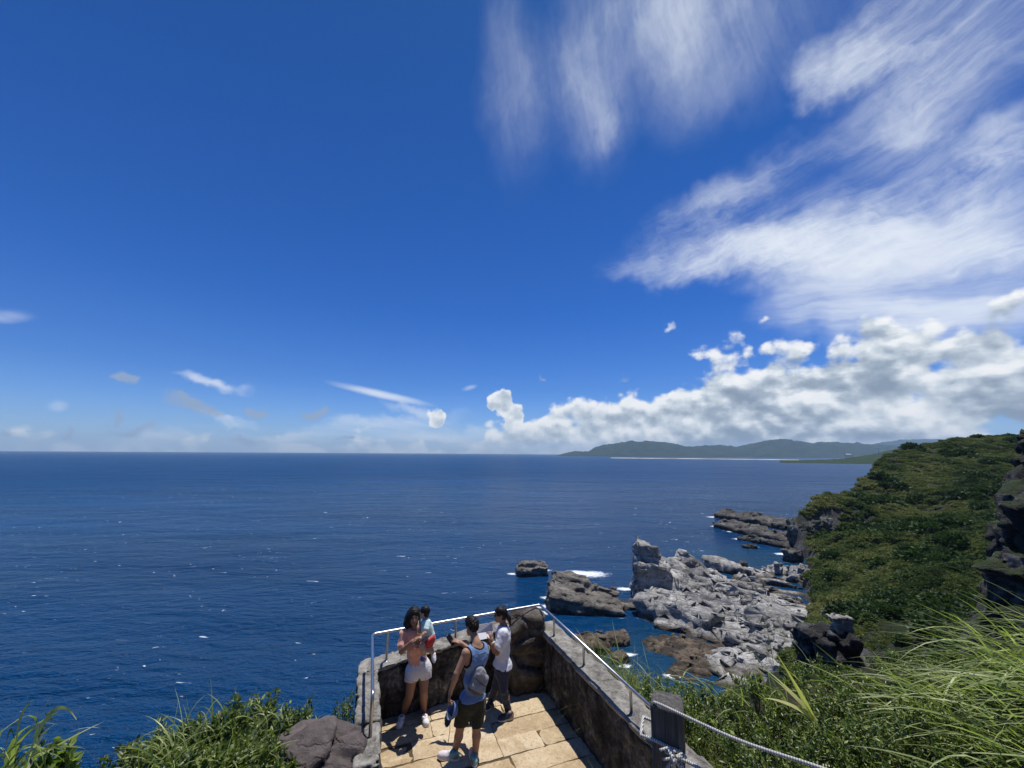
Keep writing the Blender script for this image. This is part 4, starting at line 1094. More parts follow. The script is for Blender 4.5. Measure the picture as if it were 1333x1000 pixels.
pos = g.new('ShaderNodeTexCoord').outputs['Object']
tw = g.new('ShaderNodeTexWave'); g.put(tw.inputs[0], g.mapping(pos, rot=(0, 0, R(35)))); tw.inputs['Scale'].default_value = 42.0; tw.inputs['Distortion'].default_value = 0.6
g.put(b.inputs['Base Color'], g.ramp(g.math('ADD', g.math('MULTIPLY', tw.outputs['Fac'], 0.6), g.math('MULTIPLY', g.noise(pos, 20.0, 3.0), 0.5)), [(0.25, (.30, .29, .26)), (0.6, (.56, .55, .51)), (0.9, (.70, .69, .66))]))
b.inputs['Roughness'].default_value = 0.8
g.put(b.inputs['Normal'], g.bump(tw.outputs['Fac'], 0.8, 0.004))
r1 = Geo(); p0 = at_y(861, 918, 1.70)
mid = at_y(960, 963, 1.55); far_ = at_y(1078, 1003, 1.40)
r1.tube(spline([at_y(852, 916, 1.735), p0, mid, far_, far_ + (far_ - mid) * 1.1 + np.array([0, 0, -0.01]), far_ + (far_ - mid) * 2.6 + np.array([0, 0, 0.03])], 14), 0.0055, 8)
tag(r1.build('rope', m_rope, smooth=True), 'upper pale rope sagging from the timber post toward bottom right', 'rope')
r2 = Geo()
zz = at_y(868, 972, 1.70)[2]; cs_ = []
for t in np.linspace(0, 1, 33):
    a = t * 2 * math.pi; q = max(abs(math.cos(a)), abs(math.sin(a)))
    x, y = 0.070 * math.cos(a) / q, 0.070 * math.sin(a) / q
    an = R(-22); cs_.append((PX + x * math.cos(an) - y * math.sin(an) + 0.004, PYY + x * math.sin(an) + y * math.cos(an), zz + 0.018 * math.cos(a + 2.6)))
r2.tube(cs_, 0.0062, 8)
kn = at_y(876, 984, 1.655)
kr = np.random.RandomState(3)
for i in range(9):
    a, b_ = kr.normal(size=3) * 0.022, kr.normal(size=3) * 0.022
    r2.tube(spline([kn + a, kn + (a + b_) * 0.3 + kr.normal(size=3) * 0.012, kn + b_], 6), 0.0048, 6)
for i in range(7):
    a = kr.normal(size=3) * 0.012; b_ = np.array([kr.uniform(-.02, .045), kr.uniform(-.03, .01), kr.uniform(-.055, -.01)])
    r2.tube(spline([kn + a, kn + b_ * 0.6 + kr.normal(size=3) * 0.006, kn + b_], 5), [0.003] * 10 + [0.0015], 5)
e2 = at_y(912, 1001, 1.60)
r2.tube(spline([kn, at_y(893, 991, 1.65), e2, e2 + (e2 - kn) * 2.2 + np.array([0, 0, -0.02])], 10), 0.0062, 8)
tag(r2.build('rope', m_rope, smooth=True), 'lower pale rope knotted round the timber post, its ends frayed', 'rope')

# ------------------------------------------------------------------ lighthouse and white house on the low coast
m_white = simple_mat('white_paint', (.78, .78, .76), 0.6, var=0.05)
m_dark = simple_mat('dark_glass', (.03, .035, .04), 0.2)
lp_ = at_y(1144, 588.6, 2440)
lt = empty('lighthouse', tuple(lp_)); tag(lt, 'slim white lighthouse on the low green coast in front of the mountains', 'lighthouse')
g1_ = Geo(); g1_.tube([(0, 0, -4), (0, 0, 22)], [4.2, 2.6], 16); g1_.tube([(0, 0, 22), (0, 0, 23)], [4.0, 4.0], 16); g1_.build('tower', m_white, lt)
g1_ = Geo(); g1_.tube([(0, 0, 23), (0, 0, 27)], 2.0, 12); g1_.build('lantern', m_dark, lt)
g1_ = Geo(); g1_.tube([(0, 0, 27), (0, 0, 28), (0, 0, 30)], [2.6, 2.3, 0.2], 12); g1_.build('roof', m_white, lt)
hp_ = at_y(1104, 594.2, 2330)
ho = empty('house', tuple(hp_)); tag(ho, 'long low white house near the shore under the lighthouse hill', 'house')
g1_ = Geo(); g1_.box((0, 0, 3), (30, 14, 16)); g1_.build('wall', m_white, ho)
g1_ = Geo(); g1_.add([(-16, -8, 11), (16, -8, 11), (16, 8, 11), (-16, 8, 11), (-16, 0, 15), (16, 0, 15)], [(0, 1, 5, 4), (2, 3, 4, 5), (0, 4, 3), (1, 2, 5), (0, 3, 2, 1)]); g1_.build('roof', simple_mat('grey_roof', (.4, .4, .4), 0.7), ho)
# ------------------------------------------------------------------ people
def nrm(a): a = np.array(a, float); return a / np.linalg.norm(a)
def frame(up, fwd):
    """columns: right, forward, up of a body part"""
    up = nrm(up); r = nrm(np.cross(fwd, up)); f = np.cross(up, r)
    return np.stack([r, f, up], 1)

def skin(name, c):
    m = simple_mat(name, c, 0.55, var=0.07, scale=24, spec=0.3)
    m.node_tree.nodes['Principled BSDF'].inputs['Subsurface Weight'].default_value = 0.06
    m.node_tree.nodes['Principled BSDF'].inputs['Subsurface Radius'].default_value = (0.02, 0.008, 0.004)
    return m
M_skin_f = skin('skin', (.31, .172, .112)); M_skin_m = skin('tanned_skin', (.35, .20, .13)); M_skin_c = skin('child_skin', (.47, .29, .205))
m_hair, g, b = material('dark_hair')
pos = g.new('ShaderNodeTexCoord').outputs['Object']
hn = g.noise(g.mapping(pos, scale=(1, 1, 0.12)), 160.0, 3.0)
g.put(b.inputs['Base Color'], g.ramp(hn, [(0.3, (.006, .005, .005)), (0.7, (.018, .014, .012))])); b.inputs['Roughness'].default_value = 0.5; b.inputs['Specular IOR Level'].default_value = 0.22
g.put(b.inputs['Normal'], g.bump(hn, 0.6, 0.004))
def cloth(name, c, var=0.08, wr=0.5):
    m, g, b = material(name)
    pos = g.new('ShaderNodeTexCoord').outputs['Object']
    n = g.noise(pos, 9.0, 3.0, 0.5, 0.8); n2 = g.noise(pos, 300.0, 2.0)
    g.put(b.inputs['Base Color'], g.mix(n2, tuple(x * (1 - var) for x in c), tuple(min(1, x * (1 + var)) for x in c)))
    b.inputs['Roughness'].default_value = 0.85; b.inputs['Specular IOR Level'].default_value = 0.15
    b.inputs['Sheen Weight'].default_value = 0.15
    g.put(b.inputs['Normal'], g.bump(n, wr, 0.03))
    return m
M_eye = simple_mat('eye', (.02, .015, .012), 0.2); M_lip = simple_mat('lip', (.38, .13, .11), 0.5)

def hand(Fd, w, d, n, side=1, curl=0.5, s=1.0, spread=0.22):
    """palm, four fingers of different length and a thumb; d points to the fingertips, n out of the back of the hand"""
    w = np.array(w, float); d = nrm(d); n = nrm(np.array(n) - d * np.dot(n, d)); lat = np.cross(d, n) * side   # lat: toward the thumb
    c = w + d * 0.045 * s
    Fd.slab(c, np.array([0.036, 0.046, 0.013]) * s, np.stack([lat, d, n], 1), 0.012 * s, 0.012)
    Fd.limb(w - d * 0.02, w + d * 0.02, 0.024 * s, 0.026 * s, 0.012)
    for i, L in enumerate([0.068, 0.078, 0.072, 0.056]):
        off = (0.027 - 0.018 * i) * s
        k = c + d * 0.040 * s + lat * off
        a = spread * (0.5 - i / 3.0)
        d1 = nrm(d * math.cos(curl * 0.6) - n * math.sin(curl * 0.6) + lat * a)
        k2 = k + d1 * L * 0.55 * s
        d2 = nrm(d * math.cos(curl * 1.7) - n * math.sin(curl * 1.7) + lat * a)
        k3 = k2 + d2 * L * 0.5 * s
        Fd.limb(k, k2, 0.0095 * s, 0.0085 * s, 0.004); Fd.limb(k2, k3, 0.0085 * s, 0.007 * s, 0.003)
    t0 = w + d * 0.022 * s + lat * 0.026 * s
    t1 = t0 + nrm(d * 0.65 + lat * 0.75 - n * 0.25) * 0.038 * s; t2 = t1 + nrm(d * 0.85 + lat * 0.25 - n * 0.5 * (0.4 + curl)) * 0.032 * s
    Fd.limb(t0, t1, 0.013 * s, 0.0105 * s, 0.006); Fd.limb(t1, t2, 0.0105 * s, 0.008 * s, 0.004)

def head(Fd, c, fwd, up, s=1.0):
    A = frame(up, fwd); r, f, u = A[:, 0], A[:, 1], A[:, 2]
    Fd.ell(c + u * 0.028 * s - f * 0.008 * s, np.array([.076, .094, .088]) * s, A, 0.0)
    Fd.ell(c - u * 0.030 * s + f * 0.022 * s, np.array([.060, .068, .080]) * s, A, 0.03 * s)
    Fd.ell(c - u * 0.088 * s + f * 0.058 * s, np.array([.026, .024, .020]) * s, A, 0.03 * s)      # chin
    Fd.limb(c + u * 0.008 * s + f * 0.086 * s, c - u * 0.030 * s + f * 0.101 * s, 0.009 * s, 0.014 * s, 0.012 * s)   # nose
    Fd.ell(c - u * 0.058 * s + f * 0.083 * s, np.array([.022, .011, .010]) * s, A, 0.008 * s)      # lips
    for q in (-1, 1):
        Fd.ell(c + r * q * 0.076 * s - u * 0.005 * s - f * 0.008 * s, np.array([.010, .020, .030]) * s, A, 0.006 * s)   # ear
        Fd.ell(c + r * q * 0.030 * s + u * 0.010 * s + f * 0.092 * s, np.array([.017, .014, .011]) * s, A, 0.0, True)  # socket
        Fd.limb(c + r * q * 0.014 * s + u * 0.028 * s + f * 0.083 * s, c + r * q * 0.046 * s + u * 0.027 * s + f * 0.070 * s, 0.008 * s, 0.006 * s, 0.01 * s)  # brow
    return A

def face_bits(c, A, s, parent, org, eyes=True):
    r, f, u = A[:, 0], A[:, 1], A[:, 2]
    if eyes:
        for q in (-1, 1):
            g_ = Geo(); e = c + r * q * 0.030 * s + u * 0.009 * s + f * 0.080 * s - org
            ball = []
            g_.tube([e - r * 0.012 * s, e - r * 0.006 * s, e, e + r * 0.006 * s, e + r * 0.012 * s], [0.001, 0.007 * s, 0.009 * s, 0.007 * s, 0.001], 8)
            g_.build('eye', M_eye, parent, smooth=True)
            g_ = Geo(); e0 = c + r * q * 0.014 * s + u * 0.030 * s + f * 0.092 * s - org; e1 = c + r * q * 0.046 * s + u * 0.030 * s + f * 0.074 * s - org
            g_.tube([e0, (e0 + e1) / 2 + u * 0.004 * s + f * 0.003 * s, e1], [0.003 * s, 0.004 * s, 0.002 * s], 6); g_.build('eyebrow', m_hair, parent, smooth=True)
    g_ = Geo(); e = c - u * 0.059 * s + f * 0.093 * s - org
    g_.tube([e - r * 0.02 * s - f * 0.006 * s, e, e + r * 0.02 * s - f * 0.006 * s], [0.002 * s, 0.0055 * s, 0.002 * s], 6); g_.build('mouth', M_lip, parent, smooth=True)

def torso(Fd, J, sw=0.17, girth=1.0, grow=0.0, lower=True, fem=0.0):
    """trunk between shoulders and hips; grow fattens it for a garment"""
    ls, rs, lh, rh, nk = J['lsh'], J['rsh'], J['lhip'], J['rhip'], J['neck']
    pel = (lh + rh) / 2; sh_c = (ls + rs) / 2
    up = nrm(sh_c - pel); L = np.linalg.norm(sh_c - pel)
    A = frame(up, np.cross(up, rs - ls)); B = frame(up, np.cross(up, rh - lh)); C_ = frame(up, A[:, 1] + B[:, 1])
    Fd.ell(sh_c - up * 0.12 * L * 2 * 0.5, (sw * girth + grow, .105 * girth + grow, .17 + grow), A, 0.03)
    Fd.ell(pel + up * L * 0.45, (.125 * girth + grow, .092 * girth + grow, .17 + grow), C_, 0.06)
    if lower: Fd.ell(pel + up * 0.03, (.155 * girth + grow, .112 * girth + grow, .135 + grow), B, 0.06)
    Fd.limb(ls, rs, .052 + grow, None, 0.05)
    if fem:
        for q in (-1, 1): Fd.ell(sh_c - up * 0.17 + A[:, 0] * q * 0.068 + A[:, 1] * 0.075, (.058 + grow, .052 + grow, .058 + grow), A, 0.04)
    return A, B, up

def foot_shape(Fd, heel, toe, ank, s=1.0):
    h, t = np.array(heel, float), np.array(toe, float); d = nrm(t - h)
    Fd.limb(h + d * 0.04 * s + [0, 0, .05], t - d * 0.05 * s + [0, 0, .035], 0.038 * s, 0.032 * s, 0.02)
    Fd.limb(np.array(ank), h + d * 0.06 * s + [0, 0, .06], 0.036 * s, 0.04 * s, 0.03)

def shoe(name, heel, toe, ank, zf, mat, mat_sole, parent, org, s=1.0, tall=0.0, extra=None):
    h, t = np.array(heel, float), np.array(toe, float); h[2] = t[2] = zf
    d = nrm(t - h); L = np.linalg.norm(t - h); lat = np.cross(d, [0, 0, 1])
    lo = np.minimum(h, t) - 0.09; hi = np.maximum(h, t) + 0.09; hi[2] = zf + 0.17 + tall; lo[2] = zf - 0.03
    Fd = Field(lo, hi, 0.0055); A = np.stack([lat, d, [0, 0, 1]], 1)
    Fd.ell(h + d * L * 0.28 + [0, 0, .052 * s], (.041 * s, L * 0.30, .058 * s), A, 0.0)
    Fd.ell(h + d * L * 0.68 + [0, 0, .038 * s], (.047 * s, L * 0.34, .046 * s), A, 0.03)
    Fd.limb(h + d * L * 0.25 + [0, 0, .07 * s], np.array([h[0], h[1], zf + .088 * s + tall]) + d * L * 0.30, .042 * s, .041 * s, 0.02)
    Fd.cut((0, 0, zf + .097 * s + tall), (0, 0, 1)); Fd.cut((0, 0, zf + 0.020), (0, 0, -1))
    o = Fd.build(name, [mat] + ([extra] if extra else []), parent, org)
    if extra:
        me = o.data
        for p in me.polygons:
            c = np.array(p.center) + org
            if (c - h) @ d < L * 0.42 and c[2] < zf + 0.2: p.material_index = 1
    Fs = Field(lo, hi, 0.0055)
    Fs.ell(h + d * L * 0.26 + [0, 0, .02], (.043 * s, L * 0.28, .05), A, 0.0); Fs.ell(h + d * L * 0.69 + [0, 0, .02], (.050 * s, L * 0.34, .05), A, 0.03)
    Fs.cut((0, 0, zf + .028 * s), (0, 0, 1)); Fs.cut((0, 0, zf + 0.001), (0, 0, -1))
    so_ = Fs.build('sole', mat_sole, o, org)
    return o

def zone(o, org, fn):
    """gives faces a second material where fn says so (a printed band or trim of the garment)"""
    me = o.data
    for p in me.polygons:
        k = fn(np.array(p.center) + org)
        if k: p.material_index = k

def person(J, mat, label, fwd_h, up_h, hs=1.0, girth=1.0, sw=0.17, group=None, child=False, hands=(), hx=0.006, eyes=True, fem=0.0, thin=1.0, legs=1.0):
    P_ = np.array(list(J.values())); lo = P_.min(0) - 0.28; hi = P_.max(0) + 0.28
    org = np.array([(J['lank'][0] + J['rank'][0]) / 2, (J['lank'][1] + J['rank'][1]) / 2, J['base']]) if not child else np.array((J['lhip'] + J['rhip']) / 2)
    lo[2] = min(lo[2], org[2] - 0.02)
    Fd = Field(lo, hi, hx); s = hs if child else 1.0
    k = thin
    A = head(Fd, J['head'], fwd_h, up_h, hs)
    Fd.limb(J['neck'], J['head'] - A[:, 2] * 0.05 * hs - A[:, 1] * 0.01, .050 * s * k, .048 * s * k, 0.02)
    if child: torso_child(Fd, J)
    else:
        torso(Fd, J, sw, girth, fem=fem); Fd.limb((J['lsh'] + J['rsh']) / 2, J['neck'], .075, .055, 0.05)
    for q in 'lr':
        k = thin; a, e, w_ = J[q + 'sh'], J[q + 'elb'], J[q + 'wri']
        Fd.limb(a, e, .047 * s * k, .037 * s * k, 0.025); m = e + (w_ - e) * 0.3
        Fd.limb(e, m, .037 * s * k, .037 * s * k, 0.012); Fd.limb(m, w_, .036 * s * k, .025 * s * k, 0.012)
        k = thin * legs
        h_, kn, an = J[q + 'hip'], J[q + 'knee'], J[q + 'ank']
        Fd.limb(h_, kn, .084 * s * k, .052 * s * k, 0.03)
        cm = kn + (an - kn) * 0.32; bk = -nrm(np.cross(np.cross(an - kn, fwd_h), an - kn)) * (1 if np.dot(np.cross(np.cross(an - kn, fwd_h), an - kn), fwd_h) > 0 else -1) * 0.012 * s
        Fd.limb(kn, cm + bk, .050 * s * k, .055 * s * k, 0.02); Fd.limb(cm + bk, an, .053 * s * k, .034 * s * k, 0.015)
        if 'heel' + q in J: foot_shape(Fd, J['heel' + q], J['toe' + q], an)
    for (w_, d, n, sd, cu) in hands: hand(Fd, w_, d, n, sd, cu, s * 1.0)
    o = Fd.build('person', mat, None, org); o.location = org
    tag(o, label, 'person', group)
    face_bits(J['head'], A, hs, o, org, eyes)
    return o, org, A

def torso_child(Fd, J, grow=0.0, lower=True):
    pel = (J['lhip'] + J['rhip']) / 2; sc = (J['lsh'] + J['rsh']) / 2; up = nrm(sc - pel)
    A = frame(up, np.cross(up, J['rsh'] - J['lsh']))
    Fd.ell(sc - up * 0.06, (.095 + grow, .075 + grow, .11 + grow), A, 0.02)
    Fd.ell((pel + sc) / 2 - up * 0.02, (.088 + grow, .078 + grow, .11 + grow), A, 0.03)
    if lower: Fd.ell(pel, (.092 + grow, .085 + grow, .085 + grow), A, 0.04)
    return A, up

def bounds(J, keys, pad):
    P_ = np.array([J[k] for k in keys]); return P_.min(0) - pad, P_.max(0) + pad

# ---- the woman with the child -------------------------------------------------
a = at_y
J = dict(head=a(538.7, 802.5, 6.52), neck=a(541, 818, 6.57), lsh=a(553, 823, 6.66), rsh=a(526, 825, 6.50), lelb=a(557, 846, 6.50), lwri=a(549, 839, 6.34),
         relb=a(522.5, 848, 6.40), rwri=a(536, 836, 6.27), lhip=a(552.5, 871, 6.68), rhip=a(537.5, 873, 6.60), lknee=a(551.5, 899, 6.64), rknee=a(533, 905, 6.60),
         lank=a(551.5, 930, 6.78), rank=a(524, 933, 6.74), heell=on_z(551, 938.5, ZF), toel=on_z(556.5, 947.5, ZF), heelr=on_z(524, 938.5, ZF), toer=on_z(518, 950, ZF))
J = {k_: np.array(v_) for k_, v_ in J.items()}
def build_person(J, base, mat, label, fwd, up, **kw):
    PP = dict(J); f0 = person.__globals__
    class JJ(dict):
        def values(self): return [v for k_, v in self.items() if k_ != 'base']
    jj = JJ(PP); dict.__setitem__(jj, 'base', base)
    return person(jj, mat, label, np.array(fwd, float), np.array(up, float), **kw)

fw = nrm([0.52, -0.85, 0.0]); ffw = nrm([0.36, -0.90, -0.10])
wo, org, A = build_person(J, ZF, M_skin_f, 'woman in peach tee and white shorts holding a toddler on her hip', ffw, (0.10, -0.02, 1), hs=1.0, girth=0.97, sw=0.165, fem=1.0, legs=1.17,
    hands=[(J['rwri'], J['rwri'] * 0 + nrm(at_y(544.5, 830.5, 6.24) - J['rwri']), (0.1, -0.6, 0.8), 1, 0.75), (J['lwri'], nrm(at_y(542.5, 836.5, 6.25) - J['lwri']), (0.2, -0.8, 0.3), -1, 0.7)])
# hair: a chin-length bob, fuller on her right
lo, hi = J['head'] - 0.24, J['head'] + 0.22; Fh = Field(lo, hi, 0.006); r_, f_, u_ = A[:, 0], A[:, 1], A[:, 2]; hc = J['head']
Fh.ell(hc + u_ * 0.034 - f_ * 0.020, (.095, .106, .102), A, 0.0)
Fh.ell(hc - u_ * 0.055 - f_ * 0.035 + r_ * 0.055, (.072, .080, .120), A, 0.05); Fh.ell(hc - u_ * 0.050 - f_ * 0.035 - r_ * 0.045, (.062, .075, .105), A, 0.05)
Fh.ell(hc - u_ * 0.11 - f_ * 0.03 + r_ * 0.085, (.05, .06, .06), A, 0.04)
Fh.ell(hc - u_ * 0.045 + f_ * 0.112, (.062, .075, .100), A, 0.0, True)
Fh.ell(hc + u_ * 0.010 + f_ * 0.125, (.052, .055, .055), A, 0.0, True)
Fh.warp(0.012, 26, 3, (1, 1, 0.25)); Fh.build('hair', m_hair, wo, org)
# peach tee
M_peach = cloth('peach_cotton', (.70, .36, .27), wr=1.0)
lo, hi = bounds(J, ['lsh', 'rsh', 'lhip', 'rhip', 'lelb', 'relb'], 0.22); Ft = Field(lo, hi, 0.007)
At, Bt, upt = torso(Ft, J, 0.165, 0.99, 0.024, fem=1.0)
for q in 'lr': Ft.limb(J[q + 'sh'], J[q + 'sh'] + (J[q + 'elb'] - J[q + 'sh']) * 0.66, .066, .078, 0.03)
Ft.limb((J['lsh'] + J['rsh']) / 2, J['neck'], .085, .06, 0.05)
Ft.ell(J['neck'] + [0, 0, .035] + At[:, 1] * 0.02, (.072, .075, .065), At, 0.0, True)
Ft.cut((J['lhip'] + J['rhip']) / 2 + upt * 0.135, -upt)
Ft.warp(0.010, 9, 5); Ft.build('tee', M_peach, wo, org)
# white printed shorts
m_sh, g, b = material('white_printed_cotton')
pos = g.new('ShaderNodeTexCoord').outputs['Object']
dots = g.smooth(g.voro(pos, 17.0), 0.10, 0.16)
g.put(b.inputs['Base Color'], g.mix(dots, (.12, .10, .14), (.66, .655, .67))); b.inputs['Roughness'].default_value = 0.85
g.put(b.inputs['Normal'], g.bump(g.noise(pos, 10.0, 3.0, 0.5, 0.8), 0.6, 0.03))
def shorts(J, mat, parent, org, hem, grow, girth, leg0, leg1, seed, waist=0.075, name='shorts'):
    lo, hi = bounds(J, ['lhip', 'rhip', 'lknee', 'rknee'], 0.24); Fs = Field(lo, hi, 0.007)
    pel = (J['lhip'] + J['rhip']) / 2; up = np.array([0, 0, 1.0]); B = frame(up, np.cross(up, J['rhip'] - J['lhip']))
    Fs.ell(pel + up * 0.02, (.158 * girth + grow, .115 * girth + grow, .16 + grow), B, 0.0)
    for q in 'lr':
        e = J[q + 'hip'] + (J[q + 'knee'] - J[q + 'hip']) * (hem + 0.25)
        Fs.limb(J[q + 'hip'], e, leg0, leg1, 0.03)
    z = (J['lhip'][2] + J['rhip'][2]) / 2 + ((J['lknee'][2] + J['rknee'][2]) / 2 - (J['lhip'][2] + J['rhip'][2]) / 2) * hem
    Fs.cut((0, 0, z), (0, 0, -1)); Fs.cut(pel + up * waist, (0, 0, 1))
    mid = (J['lhip'] + J['rhip']) / 2 + ((J['lknee'] + J['rknee']) / 2 - (J['lhip'] + J['rhip']) / 2) * hem
    Fs.ell(np.array([mid[0], mid[1], z]), (0.016, 0.22, max(0.045, (pel[2] - z) * 0.55)), B, 0.0, True)
    Fs.warp(0.006, 10, seed)
    return Fs.build(name, mat, parent, org)
shorts(J, m_sh, wo, org, 0.36, 0.018, 1.04, .112, .108, 7, 0.165)
M_wshoe = cloth('white_canvas', (.70, .70, .70)); M_wsole = simple_mat('white_rubber', (.72, .71, .69), 0.6); M_sock = cloth('black_sock', (.02, .02, .022))
for q in 'rl':
    shoe('shoe', J['heel' + q], J['toe' + q], J[q + 'ank'], ZF, M_wshoe, M_wsole, wo, org)
    gq = Geo(); d_ = nrm(J[q + 'ank'] - J[q + 'knee']); gq.tube([J[q + 'ank'] - d_ * 0.05 - org, J[q + 'ank'] + d_ * 0.0 - org], [0.041, 0.041], 14); gq.build('sock', M_sock, wo, smooth=True)

# ---- the toddler ---------------------------------------------------------------
Jc = dict(head=a(555.3, 795.5, 6.47), neck=a(557, 805.5, 6.47), lsh=a(560.5, 809, 6.38), rsh=a(553, 808.5, 6.54), lelb=a(556.5, 822, 6.28), lwri=a(549.5, 829, 6.24),
          relb=a(549, 820, 6.45), rwri=a(547.2, 816, 6.38), lhip=a(562, 829, 6.42), rhip=a(560, 829.5, 6.53), lknee=a(551.5, 838.5, 6.28), rknee=a(562.5, 842, 6.50),
          lank=a(554.5, 852.5, 6.33), rank=a(567, 851, 6.50))
Jc = {k_: np.array(v_) + np.array([-0.022, -0.05, 0.0]) for k_, v_ in Jc.items()}
fc = nrm([-0.93, 0.22, -0.12])
to, orgc, Ac = build_person(Jc, Jc['lank'][2], M_skin_c, 'toddler in pale mint shirt and red shorts carried on the woman\'s hip', fc, (0.05, 0, 1), hs=0.72, child=True, hx=0.005,
    hands=[(Jc['lwri'], nrm(a(545, 831, 6.22) - Jc['lwri']), (0, -0.5, 0.8), 1, 0.6), (Jc['rwri'], nrm(a(546.2, 811, 6.36) - Jc['rwri']), (0.3, -0.9, 0), 1, 0.5)])
Fh = Field(Jc['head'] - 0.14, Jc['head'] + 0.14, 0.005); hc = Jc['head']; r_, f_, u_ = Ac[:, 0], Ac[:, 1], Ac[:, 2]
Fh.ell(hc + u_ * 0.026 - f_ * 0.012, (.063, .076, .070), Ac, 0.0); Fh.ell(hc - u_ * 0.03 - f_ * 0.038, (.045, .035, .04), Ac, 0.02)
Fh.cut(hc + f_ * 0.032 - u_ * 0.0, nrm(f_ * 0.75 - u_ * 0.66)); Fh.warp(0.005, 40, 4); Fh.build('hair', m_hair, to, orgc)
M_mint = cloth('mint_cotton', (.52, .68, .65)); M_red = cloth('red_cotton', (.44, .035, .03))
Ft = Field(*bounds(Jc, ['lsh', 'rsh', 'lhip', 'rhip', 'lelb', 'relb'], 0.15), 0.006)
At, upt = torso_child(Ft, Jc, 0.014)
for q in 'lr': Ft.limb(Jc[q + 'sh'], Jc[q + 'sh'] + (Jc[q + 'elb'] - Jc[q + 'sh']) * 0.6, .044, .046, 0.02)
Ft.ell(Jc['neck'] + upt * 0.02, (.042, .045, .04), At, 0.0, True)
Ft.cut((Jc['lhip'] + Jc['rhip']) / 2 + upt * 0.035, -upt); Ft.warp(0.004, 18, 6); Ft.build('shirt', M_mint, to, orgc)
Ft = Field(*bounds(Jc, ['lhip', 'rhip', 'lknee', 'rknee'], 0.15), 0.006)
Ft.ell((Jc['lhip'] + Jc['rhip']) / 2, (.108, .100, .10), At, 0.0)
for q in 'lr': Ft.limb(Jc[q + 'hip'], Jc[q + 'hip'] + (Jc[q + 'knee'] - Jc[q + 'hip']) * 0.45, .078, .072, 0.02)
Ft.cut((Jc['lhip'] + Jc['rhip']) / 2 + upt * 0.05, upt); Ft.warp(0.004, 18, 8); Ft.build('shorts', M_red, to, orgc)
M_blue = cloth('blue_canvas', (.07, .13, .30))
for q, dd, mt in (('l', nrm([-0.35, -0.35, -0.75]), M_wshoe), ('r', nrm([0.25, -0.45, -0.7]), M_wshoe)):
    an = Jc[q + 'ank']; Fs = Field(an - 0.13, an + 0.13, 0.005)
    ax = frame(np.cross(dd, [1, 0.2, 0]), dd)
    Fs.ell(an + dd * 0.035, (.034, .066, .036), ax, 0.0); Fs.limb(an - [0, 0, -0.02], an + dd * 0.02, .033, .034, 0.01)
    Fs.cut(an + [0, 0, 0.03], (0, 0, 1)); sh_o = Fs.build('shoe', [M_wshoe, M_blue], to, orgc)
    if q == 'l': zone(sh_o, orgc, lambda c, an=an, dd=dd: 1 if (c - an) @ dd > 0.005 and (c - an) @ dd < 0.06 and c[2] > an[2] - 0.055 else 0)

# ---- the man with the phone ----------------------------------------------------
J = dict(head=a(614.3, 815.5, 5.99), neck=a(620, 838, 5.90), lsh=a(606.5, 850, 5.74), rsh=a(633, 845, 6.04), lelb=a(594.5, 877, 5.66), lwri=a(586.5, 901, 5.72),
         relb=a(619, 851, 6.30), rwri=a(600.5, 837.5, 6.34), lhip=a(607.5, 915, 5.86), rhip=a(622.5, 913, 5.93), lknee=a(599, 947, 5.88), rknee=a(620, 945.5, 5.86),
         lank=a(591, 981, 5.92), rank=a(618.5, 984, 5.84), heell=on_z(597.5, 990, ZF), toel=on_z(570, 986.5, ZF), heelr=on_z(618.5, 1000, ZF), toer=on_z(613.5, 979, ZF))
J = {k_: np.array(v_) for k_, v_ in J.items()}
fm = nrm([-0.70, 0.62, -0.30])
phone_c = a(586.8, 833, 6.37)
ma, org, A = build_person(J, ZF, M_skin_m, 'man seen from behind in blue tank top and dark shorts, aiming a phone', fm, (-0.12, 0.22, 1), hs=1.04, girth=1.08, sw=0.185, thin=1.06,
    hands=[(J['rwri'], nrm(phone_c + [0.03, 0, 0.01] - J['rwri']), (0.05, -0.35, 0.9), 1, 0.35), (J['lwri'], nrm(a(583.5, 914, 5.72) - J['lwri']), (-0.8, 0.1, 0.1), -1, 0.9)])
Fh = Field(J['head'] - 0.17, J['head'] + 0.19, 0.006); hc = J['head']; r_, f_, u_ = A[:, 0], A[:, 1], A[:, 2]
Fh.ell(hc + u_ * 0.046 - f_ * 0.004, (.088, .102, .088), A, 0.0); Fh.ell(hc + u_ * 0.0 - f_ * 0.045, (.078, .060, .075), A, 0.03)
Fh.ell(hc + u_ * 0.095 + f_ * 0.05, (.06, .05, .03), A, 0.03)
Fh.cut(hc + f_ * 0.075 + u_ * 0.05, nrm(f_ * 0.85 - u_ * 0.5)); Fh.cut(hc - u_ * 0.060 - f_ * 0.03, nrm(-u_ * 0.9 + f_ * 0.3))
for q in (-1, 1): Fh.ell(hc + r_ * q * 0.085 - u_ * 0.028 + f_ * 0.01, (.028, .032, .038), A, 0.0, True)
Fh.warp(0.009, 45, 14); Fh.build('hair', m_hair, ma, org)
